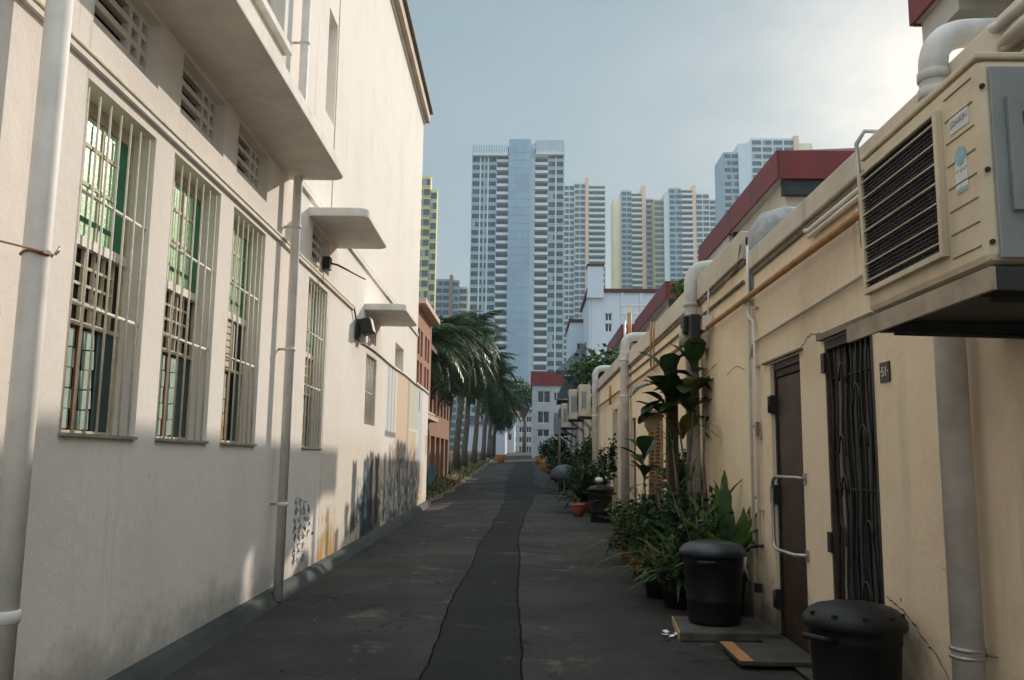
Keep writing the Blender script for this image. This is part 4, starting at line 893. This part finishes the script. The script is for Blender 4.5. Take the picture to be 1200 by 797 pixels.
# ------------------------------------------------------------------ plants on the right
def blade(m, base, d, L, w, droop, mat, n=6, cup=0., wav=0., rng=random, ob=False):
    """strap leaf from base along horizontal dir d"""
    d = Vector(d); hd = Vector((d.x, d.y, 0)); el = math.atan2(d.z, hd.length+1e-6); hd.normalize(); side = Vector((-hd.y, hd.x, 0)); p_ = Vector(base); prev = None
    for i in range(n+1):
        t = i/n; ww = (w*max(.06, math.sin(PI*min(.985, t)**1.55))**.75 if ob else w*math.sin(PI*(.08+.90*t)**.8))*(1+wav*math.sin(i*2.6)); e = el-droop*t*1.4
        a, b = p_-side*ww+Vector((0, 0, cup*ww)), p_+side*ww+Vector((0, 0, cup*ww))
        if prev:
            m.face([prev[0], prev[2], p_, a], mat, True); m.face([prev[2], prev[1], b, p_], mat, True)
        prev = (a, b, Vector(p_)); p_ = p_+(hd*math.cos(e)+Vector((0, 0, math.sin(e))))*(L/n)
def pot(t, r, h, mat='terracotta', z=0):
    m = MB(); m.lathe([(r*.68, 0), (r*.9, h*.82), (r*.9, h*.83), (r, h*.84), (r, h), (r*.88, h), (r*.86, h*.9), (.01, h*.9)], (0, 0, z), mat, 22); m.build('pot', t)
def fiddle(m, c, n, L, mats, rng):
    for i in range(n):
        az = i*2.4+rng.uniform(-.3, .3); el = rng.uniform(-.45, .95) if i > 2 else 1.1
        c1 = Vector(c)+Vector((0, 0, -.03*i+.05))
        blade(m, c1, (math.cos(az)*math.cos(el), math.sin(az)*math.cos(el), math.sin(el)), L*rng.uniform(.8, 1.15), L*.29, rng.uniform(.35, .9), rng.choice(mats), 7, .22, .04, rng, True)
def plant(name, label, loc, group=None, cat='plant'): return thing(name, label, cat, loc, 0, group)
rng = random.Random(21)
gP = 'potted plants along the right wall'
t = plant('fiddle_leaf_fig', 'tall fig with two heads of big dark leathery leaves beside the timber post', (1.60, 9.25, gz(9.2)), gP); pot(t, .19, .3, 'terracotta')
m = MB(); m.tube([(-.03, 0, .25), (-.10, .1, 1.2), (-.08, .15, 2.2)], [.02, .016, .012], 'bark', 8); m.tube([(.05, 0, .25), (.10, 0, 1.1), (.16, .0, 1.7), (.19, .05, 2.28)], [.02, .016, .014, .012], 'bark', 8); m.tube([(.10, 0, 1.1), (.0, -.05, 1.75)], .01, 'bark', 6); m.build('stem', t)
m = MB(); fiddle(m, (-.08, .15, 2.22), 16, .40, ('leaf_dark',), rng); fiddle(m, (-.09, .13, 1.98), 10, .38, ('leaf_dark', 'leaf_dark', 'leaf_brown'), rng); fiddle(m, (.19, .05, 2.30), 14, .42, ('leaf_dark', 'leaf_dark', 'leaf_mid'), rng); fiddle(m, (.17, .03, 2.0), 9, .36, ('leaf_dark', 'leaf_yellow'), rng); m.build('leaves', t)
t = plant('fiddle_leaf_fig', 'young fig with a single rosette of dark leaves by the louvre window', (1.47, 11.0, gz(11)), gP); pot(t, .17, .26)
m = MB(); m.tube([(0, 0, .2), (.02, 0, .8), (-.01, .0, 1.34)], .012, 'bark', 8); m.build('stem', t); m = MB(); fiddle(m, (0, 0, 1.36), 8, .36, ('leaf_dark',), rng); fiddle(m, (0, 0, 1.1), 5, .28, ('leaf_dark',), rng); m.build('leaves', t)
m = MB(); m.box((-.055, -.055, 0), (.055, .055, 2.42), 'timber'); o = m.build('timber_post', None, .008, (1.60, 9.55, gz(9.5))); tag(o, 'dark timber post standing among the plants', 'post')
m = MB(); m.lathe([(.07, 0), (.085, .03), (.085, .06), (.07, .09)], (0, 0, 0), 'steel', 10)
t = plant('dracaena', 'spindly dragon plant with thin spiky rosettes against the cream wall', (1.75, 8.75, gz(8.7)), gP); pot(t, .15, .24, 'black_plastic')
m = MB()
st = [((.0, 0, .2), (.05, .0, .9), (.02, 0, 1.35), (.04, 0, 1.72)), ((-.05, 0, .2), (-.1, -.1, .8), (-.12, -.1, 1.2)), ((.03, .05, .2), (.1, .1, .7), (.14, -.2, 1.0)), ((-.02, .05, .2), (-.2, .2, .9), (-.25, .25, 1.55))]
for s in st: m.tube(s, .010, 'bark', 6)
m.build('stem', t); m = MB()
for s in st:
    for i in range(26):
        az = rng.random()*6.28; el = rng.uniform(-.4, 1.3); blade(m, Vector(s[-1])-Vector((0, 0, .1*rng.random())), (math.cos(az)*math.cos(el), math.sin(az)*math.cos(el), math.sin(el)), rng.uniform(.18, .3), .007, .5, rng.choice(('leaf_dark', 'leaf_mid')), 3)
m.build('leaves', t)
t = plant('birds_nest_fern', 'broad pale green upright fern leaves behind the round black bin', (1.76, 7.72, gz(7.7)), gP); pot(t, .17, .38, 'black_plastic')
m = MB()
for (az, el, L, w, dr, mt) in ((1.7, 1.35, .85, .085, .15, 'leaf_bright'), (2.9, 1.15, .68, .10, .4, 'leaf_bright'), (.4, 1.3, .85, .07, .2, 'leaf_mid'), (-.9, 1.25, .7, .085, .35, 'leaf_bright'), (-1.6, .6, .55, .05, .9, 'leaf_yellow'), (3.6, .7, .6, .07, .8, 'leaf_mid'), (2.2, .8, .6, .06, .6, 'leaf_mid'), (-2.2, 1.1, .6, .08, .5, 'leaf_yellow'), (.9, 1.0, .6, .07, .5, 'leaf_mid'), (1.4, 1.4, .95, .075, .1, 'leaf_mid'), (2.4, 1.25, .8, .09, .3, 'leaf_bright'), (-.3, 1.35, .8, .08, .2, 'leaf_bright'), (4.4, .9, .6, .08, .7, 'leaf_mid'), (5.2, 1.1, .7, .08, .5, 'leaf_bright')):
    blade(m, (0, 0, .34), (math.cos(az)*math.cos(el), math.sin(az)*math.cos(el), math.sin(el)), L, w, dr, mt, 11, .3, .22)
m.build('leaves', t)
t = plant('garden_tap', 'small dark tap and hose on the wall behind the fern', (XR-.02, 7.25, .60), None, 'tap')
m = MB(); m.tube([(.02, 0, .12), (-.08, -.0, .12), (-.12, 0, .08)], .016, 'black_iron', 8); m.tube([(-.03, -.12, .13), (-.03, .14, .14)], .014, 'black_iron', 8); m.build('valve', t)
MB().box((-.05, -.02, -.25), (.0, .05, -.18), 'black_iron').build('wall_box', t)
m = MB(); m.tube([(-.12, 0, .08), (-.13, .03, -.05), (-.08, .08, -.16)], .012, 'white_pipe', 8); m.build('hose', t)
def bush(label, loc, rad, h, n, size, mats, seed, pots=True, name='shrub', stems=7, strap=0):
    r_ = random.Random(seed); t = plant(name, label, loc, gP)
    if pots: pot(t, rad*.5, .26, 'terracotta' if seed % 2 else 'black_plastic')
    m = MB()
    for i in range(stems): a = r_.random()*6.28; m.tube([(0, 0, .15), (rad*.3*math.cos(a), rad*.3*math.sin(a), h*.5), (rad*.75*math.cos(a)*r_.random(), rad*.75*math.sin(a)*r_.random(), h*r_.uniform(.7, .98))], [.01, .008, .004], 'bark', 5)
    m.build('stem', t); m = MB()
    if strap:
        for i in range(strap): a = r_.random()*6.28; el = r_.uniform(.3, 1.35); blade(m, (.03*math.cos(a), .03*math.sin(a), .22), (math.cos(a)*math.cos(el), math.sin(a)*math.cos(el), math.sin(el)), h*r_.uniform(.6, 1.1), size*.35, r_.uniform(.5, 1.2), r_.choice(mats), 6, .2)
    for i in range(6):
        a = r_.random()*6.28; k = r_.uniform(.35, .55); leaves(m, (rad*.5*math.cos(a), rad*.5*math.sin(a), h*r_.uniform(.35, .85)), (rad*k, rad*k, h*.22), n//6, size, mats, r_, .1)
    m.build('leaves', t); return t
bush('leafy bush of mixed green leaves at the foot of the timber post', (1.5, 9.0, gz(9)), .42, 1.15, 1100, .085, ('leaf_dark', 'leaf_mid'), 3)
bush('low spreading bush with long strap leaves left of the round bin', (1.42, 8.15, gz(8)), .42, .62, 260, .07, ('leaf_mid', 'leaf_dark', 'leaf_bright'), 6, strap=46)
bush('tall light bush of small leaves below the young fig', (1.5, 10.4, gz(10.4)), .45, 1.25, 1200, .08, ('leaf_mid', 'leaf_dark', 'leaf_mid'), 7)
bush('thin shrub with reddish brown lower leaves beside the young fig', (1.5, 11.9, gz(12)), .4, 1.0, 600, .07, ('leaf_mid', 'leaf_brown', 'leaf_dark', 'leaf_yellow'), 9)
bush('dark ferny bush just behind the dragon plant', (1.62, 9.9, gz(10)), .40, 1.55, 1000, .09, ('leaf_dark', 'leaf_mid'), 12, strap=20)
bush('trailing strap-leaved plant in front of the fig pots', (1.30, 8.7, gz(8.7)), .34, .50, 150, .055, ('leaf_dark', 'leaf_yellow', 'leaf_mid'), 14, strap=40)
bush('dry brownish grass clump at the near foot of the bushes', (1.26, 9.6, gz(9.6)), .25, .42, 60, .05, ('leaf_brown', 'leaf_mid'), 13, strap=36)
bush('dark leafy shrub crowding the back of the round black bin', (1.62, 8.0, gz(8)), .42, .95, 700, .085, ('leaf_dark', 'leaf_dark', 'leaf_mid'), 22, strap=14)
bush('dense dark foliage plant between the timber post and the dragon plant', (1.66, 8.5, gz(8.5)), .36, 1.25, 800, .085, ('leaf_dark', 'leaf_mid'), 24, strap=10)
bush('broad dark bush spilling toward the alley left of the young fig', (1.38, 11.2, gz(11)), .45, .8, 800, .08, ('leaf_dark', 'leaf_mid', 'leaf_yellow'), 25, strap=16)
# pots farther on
far = [('arching palm-like plant in a big terracotta pot by the small bin', 1.30, 20.6, .5, 1.15, 60, 1), ('second arching grassy plant behind the terracotta pots', 1.45, 22.6, .5, 1.3, 50, 3), ('climbing leafy plant under the slim far vent pipe', 1.70, 24.2, .3, 1.9, 0, 5), ('leafy plant hanging under the tall cream air conditioner', 1.65, 27.0, .35, 2.0, 0, 7),
       ('dark bushy plant halfway along the far right wall', 1.35, 31.0, .5, 1.3, 20, 8), ('dark rounded shrub beyond the far dark bushy plant', 1.3, 35.0, .55, 1.5, 0, 10), ('tall dark shrub under the grey air conditioner', 1.35, 39.5, .55, 2.0, 0, 11), ('loose shrub near the end of the right row', 1.2, 44.5, .6, 1.7, 0, 15), ('farthest shrub of the right row beside orange pots', 1.1, 51.0, .7, 1.9, 0, 16), ('upright potted plant on the wall ledge by the narrow door', 1.72, 18.9, .22, 1.7, 0, 17)]
for (lb, x, y, rd, h, sp, sd) in far: bush(lb, (x, y, gz(y)), rd, h, 800, .10 if y < 30 else .15, ('leaf_mid', 'leaf_dark', 'leaf_dark'), sd, strap=sp)
for (x, y, lb) in ((1.12, 19.3, 'small empty terracotta pot left of the small distant bin'), (.95, 47.0, 'orange plant pot near the far end on the right'), (.75, 58.0, 'orange tub standing farthest on the right side'), (-1.9, 60.0, 'orange tub at the far end on the left side')):
    t = plant('plant_pot', lb, (x, y, gz(y)), 'empty plant pots', 'plant pot'); pot(t, .16 if y < 30 else .32, .28 if y < 30 else .6, 'terracotta' if y < 30 else 'orange_plastic')
t = thing('covered_cart', 'dark folded tarpaulin dome over a cart by the far right wall', 'cover', (1.15, 27.5, gz(27)))
m = MB(); m.lathe([(.42, .55), (.46, .62), (.40, .85), (.22, 1.0), (.02, 1.04)], (0, 0, 0), 'tarp', 18); m.build('cover', t); m = MB(); m.tube([(0, 0, 0), (0, 0, .9)], .03, 'steel', 8); m.lathe([(.2, 0), (.2, .06)], (0, 0, 0), 'concrete', 12); m.build('stand', t)
# rooftop greenery
tree('rooftop_frangipani', 'broad frangipani growing above the parapet beyond the far vent pipe', (3.2, 36.5, 3.2), 2.6, 2.0, 1500, .30, ['leaf_mid', 'leaf_dark', 'leaf_bright'], 31, 'plant', None, .1)
tree('rooftop_bush', 'bright green bush peeping over the parapet beside the elbow pipe', (2.55, 12.6, 3.25), .95, .48, 500, .12, ['leaf_bright', 'leaf_mid'], 33, 'plant', None, .03)
# pole and TV aerials over the parapet
m = MB(); m.tube([(0, 0, 0), (0, 0, 1.0)], .025, 'steel', 8); tag(m.build('pole', None, 0, (1.98, 17.6, 3.3)), 'thin grey pole rising above the parapet beside the elbow pipe', 'pole')
m = MB(); m.tube([(0, 0, 0), (0, 0, 1.05)], .04, 'orange_pipe', 8); tag(m.build('pole', None, 0, (2.0, 16.9, 3.3)), 'orange vent pole rising above the parapet', 'pole')
m = MB()
for y in (29.0,): m.tube([(1.05, y, gz(y)), (1.05, y, 2.8)], .04, 'bark', 8)
tag(m.build('pole'), 'dark timber pole among the far plants on the right', 'pole')

# ------------------------------------------------------------------ towers
def tower(name, label, Y, strips, fh=3.0, base=0., cat='tower block'):
    """strips: (px0, px1, ptop, dy, kind, wall, n, glass)"""
    cx = at((strips[0][0]+strips[-1][1])/2, 541, Y).x; t = thing(name, label, cat, (cx, Y, base)); Wn, Bn = [], []; rng = random.Random(int(Y)+len(label))
    for (p0, p1, pt, dy, kind, wall, n, glass) in strips:
        Yf = Y+dy; a, b = at(p0, pt, Yf), at(p1, pt, Yf); x0, x1, z1 = a.x-cx, b.x-cx, (a.z+b.z)/2
        nm = {'plain': 'wall', 'core': 'lift_core', 'win': 'wall', 'balc': 'wall', 'pier': 'pier', 'crown': 'roof_screen'}[kind]
        MB().box((x0, dy, -2), (x1-.02, 18 if p0 > 515 else 3, z1), wall).build(nm, t)
        if kind in ('win', 'balc'):
            nf = int((z1-2.5)/fh); w = (x1-x0)/n
            if kind == 'win':
                var = []
                for gm in (glass, glass, glass, 't_curtain', 't_glass2'):
                    m = MB(); m.box((.07*w, -.12, -.05), (.93*w, .1, 1.85), glass); m.box((.06*w, -.25, -.25), (.94*w, .1, -.07), 't_pale'); m.box((.48*w, -.16, .02), (.52*w, -.13, 1.8), 'mullion')
                    if gm != glass: m.box((.09*w, -.14, .0), (rng.uniform(.3, .47)*w, -.125, 1.8), gm)
                    var.append((m.mesh('window'), m))
                for f in range(nf):
                    for i in range(n): Wn.append(rng.choice(var)+((x0+i*w, dy, z1-2.8-f*fh),))
            else:
                m = MB(); m.box((.0, -.2, .9), (w*.98, .1, 2.6), glass); me2 = m.mesh('balcony_door'); m2 = m
                m = MB(); m.box((-.1, -1.5, -.12), (w+.1, .1, .9), 't_white'); m.box((.15, -1.35, .92), (w-.15, -.25, .98), 'mullion'); me = m.mesh('balcony')
                for f in range(nf):
                    for i in range(n): Bn.append((me, m, (x0+i*w, dy, z1-3.2-f*fh))); Wn.append((me2, m2, (x0+i*w, dy, z1-3.2-f*fh)))
    for nm, lst in (('window', Wn), ('balcony', Bn)):
        lst.sort(key=lambda q: -q[2][2])
        for me, m, l in lst[:100]:
            o = bpy.data.objects.new(nm, me); col.objects.link(o); o.parent = t; o.location = l
        if len(lst) > 100:
            s = MB()
            for me, m, l in lst[100:]: add_mb(s, m, Matrix.Translation(l))
            o = s.build(nm, t); o['kind'] = 'stuff'
    return t
T = tower('tower_block', 'tallest blue grey tower block with a blank central slab', 300, [
    (553.5, 583, 172, 0, 'win', 't_blue', 2, 't_glass'), (583, 596.5, 172, .8, 'balc', 't_blue', 1, 't_glass'), (596.5, 622, 163, -2.2, 'core', 't_core', 0, None),
    (622, 627.5, 168, .5, 'plain', 't_pale', 0, None), (627.5, 642, 166, .8, 'balc', 't_blue', 1, 't_glass'), (642, 661.5, 168, 0, 'win', 't_blue', 1, 't_glass')], 3.05)
m = MB()
for px in (563.5, 572.5, 651.5): q = at(px, 185, 300); m.box((q.x-T.location.x-.25, -.5, 0), (q.x-T.location.x+.25, -.26, q.z), 't_pale')
m.build('pilaster', T)
m = MB(); q0, q1 = at(596.5, 163, 297.8), at(622, 163, 297.8); X = T.location.x
for i in range(38): m.box((q0.x-X+.1, -2.26, 3+i*2.95), (q1.x-X-.1, -2.2, 3.35+i*2.95), 't_grey')
for xx in (.33, .66): m.box((q0.x-X+(q1.x-q0.x)*xx-.12, -2.29, 0), (q0.x-X+(q1.x-q0.x)*xx+.12, -2.2, q0.z-1), 't_grey')
m.build('panel_joints', T)
for (a, b, p0, p1) in ((554.2, 595.5, 170.5, 183), (628, 661, 165, 182)):
    q0, q1 = at(a, p1, 299), at(b, p0, 299); m = MB(); X = T.location.x; m.box((q0.x-X, -2.0, q0.z), (q1.x-X, -.4, q1.z), 't_pale'); n = 14
    for i in range(n): xx = q0.x-X+(q1.x-q0.x)*(i+.5)/n; m.box((xx-.12, -2.1, q0.z+1.2), (xx+.12, -2.0, q1.z-.3), 't_grey')
    m.build('roof_screen', T)
tower('tower_block', 'yellow tower block at the left edge of the skyline beside the white wall', 230, [(480, 505, 206, 0, 'win', 't_yellow', 3, 't_glass2'), (505, 512.5, 222, .4, 'win', 't_yellow', 1, 't_glass2')], 2.9)
tower('tower_block', 'short grey tower with a red brown pier left of the tall blue tower', 340, [(511, 527, 327, 0, 'win', 't_grey', 2, 't_glass'), (527, 530.5, 322, -1, 'pier', 't_red', 0, None), (530.5, 538, 328, 0, 'win', 't_blue', 1, 't_glass2'), (538, 548, 336, 2, 'win', 't_cream', 1, 't_glass2')], 3.0)
tower('tower_block', 'white tower with an orange pier and yellow edge right of the tall blue tower', 400, [(661, 673, 216, 1.5, 'win', 't_white', 2, 't_glass2'), (673, 686, 214, 0, 'win', 't_pale', 2, 't_glass2'), (686, 690, 208, -1, 'pier', 't_orange', 0, None), (690, 709, 217, 0, 'balc', 't_pyel', 2, 't_glass2')], 2.9)
tower('tower_block', 'narrow tower with a cream side, yellow balconies and an orange pier', 430, [(719, 728, 232, 2, 'plain', 't_cream', 0, None), (728, 740, 223, 0, 'win', 't_blue', 2, 't_glass2'), (740, 752, 226, 0, 'balc', 't_pyel', 1, 't_glass2'), (752, 756.5, 217, -1, 'pier', 't_orange', 0, None), (756.5, 766, 232, 1.5, 'win', 't_pale', 1, 't_glass2')], 2.9)
tower('tower_block', 'wide tower with an olive side wall and yellow balconies behind the red roof', 420, [(766, 778, 234, 2, 'win', 't_olive', 1, 't_glass2'), (778, 784, 226, .5, 'plain', 't_pale', 0, None), (784, 798, 220, 0, 'win', 't_blue', 2, 't_glass2'), (798, 811, 222, 0, 'balc', 't_pyel', 1, 't_glass2'), (811, 815, 217, -1, 'pier', 't_orange', 0, None), (815, 831, 226, 1, 'win', 't_white', 2, 't_glass2'), (831, 856, 233, 2.5, 'win', 't_white', 3, 't_glass2')], 2.9)
tower('tower_block', 'pale blue tower rising directly above the big red roof band', 330, [(848, 865, 178, 1, 'win', 't_blue', 2, 't_glass2'), (865, 880, 168, 0, 'plain', 't_pale', 0, None), (880, 930, 162, 0, 'win', 't_pale', 4, 't_glass2'), (930, 936, 159, -1, 'pier', 't_orange', 0, None), (936, 952, 168, .5, 'plain', 't_cream', 0, None)], 2.9)

# ------------------------------------------------------------------ light
SUN = Vector((1.0, 1.6, .8)).normalized()
el = math.asin(SUN.z); az = math.atan2(SUN.x, SUN.y)
sd = bpy.data.lights.new('sun', 'SUN'); so = bpy.data.objects.new('sun', sd); col.objects.link(so)
sd.energy = 4.15; sd.angle = R(.53); sd.color = (1.0, .885, .755)
so.rotation_euler = SUN.to_track_quat('Z', 'Y').to_euler()
wd = bpy.data.worlds.new('World'); sc.world = wd; wd.use_nodes = True
nt = wd.node_tree; bg = nt.nodes['Background']
sk = nt.nodes.new('ShaderNodeTexSky'); sk.sky_type = 'NISHITA'; sk.sun_disc = False; sk.sun_elevation = el; sk.sun_rotation = az; sk.air_density = 1.0; sk.dust_density = 2.2; sk.ozone_density = 1.0
tc = N(nt, 'ShaderNodeTexCoord'); v = tc.outputs['Generated']
sx = N(nt, 'ShaderNodeSeparateXYZ'); nt.links.new(v, sx.inputs[0])
cl = ramp(nt, noise(nt, v, 2.2, 6, .55, (1, 1, 1.8)), .30, .78)
cover = mth(nt, 'ADD', .80, mth(nt, 'MULTIPLY', cl, .15))
thick = mix(nt, ramp(nt, noise(nt, v, 1.3, 4, .5, (1, 1, 1.6)), .25, .80), (2.2, 3.55, 4.35), (3.5, 4.55, 5.1))
thick = mix(nt, mth(nt, 'MULTIPLY', ramp(nt, sx.outputs['Z'], .30, .06), .55), thick, (6.0, 6.4, 6.7))
thick = mix(nt, mth(nt, 'MULTIPLY', mth(nt, 'MULTIPLY', ramp(nt, sx.outputs['X'], .05, .45), ramp(nt, noise(nt, v, 3.0, 7, .6, (1, 1, 1.8)), .32, .62)), .85), thick, (6.6, 6.9, 7.0))
# added fill: sky brightened overhead and behind the camera to light shaded walls
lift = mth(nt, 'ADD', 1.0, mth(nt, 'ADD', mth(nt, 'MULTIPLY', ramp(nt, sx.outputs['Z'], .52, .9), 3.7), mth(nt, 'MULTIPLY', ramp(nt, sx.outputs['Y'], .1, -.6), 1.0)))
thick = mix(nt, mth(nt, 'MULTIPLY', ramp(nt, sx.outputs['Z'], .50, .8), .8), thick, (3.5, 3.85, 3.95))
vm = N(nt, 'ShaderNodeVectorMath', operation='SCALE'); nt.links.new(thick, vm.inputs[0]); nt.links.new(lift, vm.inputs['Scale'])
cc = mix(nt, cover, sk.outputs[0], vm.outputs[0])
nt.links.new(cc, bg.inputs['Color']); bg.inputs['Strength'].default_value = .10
hz = MB(); hz.box((-420, -60, -1.5), (420, 520, 175), 'haze') if False else None
hm = bpy.data.materials.new('haze'); hm.use_nodes = True; hn = hm.node_tree; hn.nodes.remove(hn.nodes['Principled BSDF'])
pv = hn.nodes.new('ShaderNodeVolumePrincipled'); pv.inputs['Color'].default_value = (.86, .96, 1, 1); pv.inputs['Density'].default_value = .0004; pv.inputs['Anisotropy'].default_value = .1
hn.links.new(pv.outputs[0], hn.nodes['Material Output'].inputs['Volume']); M['haze'] = hm
hz = MB(); hz.box((-420, -60, -1.5), (420, 520, 175), 'haze'); tag(hz.build('haze'), None, None, None, 'stuff')
sc.view_settings.view_transform = 'Standard'; sc.view_settings.look = 'None'; sc.view_settings.exposure = 0; sc.view_settings.gamma = 1; sc.view_settings.use_curve_mapping = False
sc.cycles.max_bounces = 8; sc.cycles.diffuse_bounces = 5; sc.cycles.use_adaptive_sampling = True
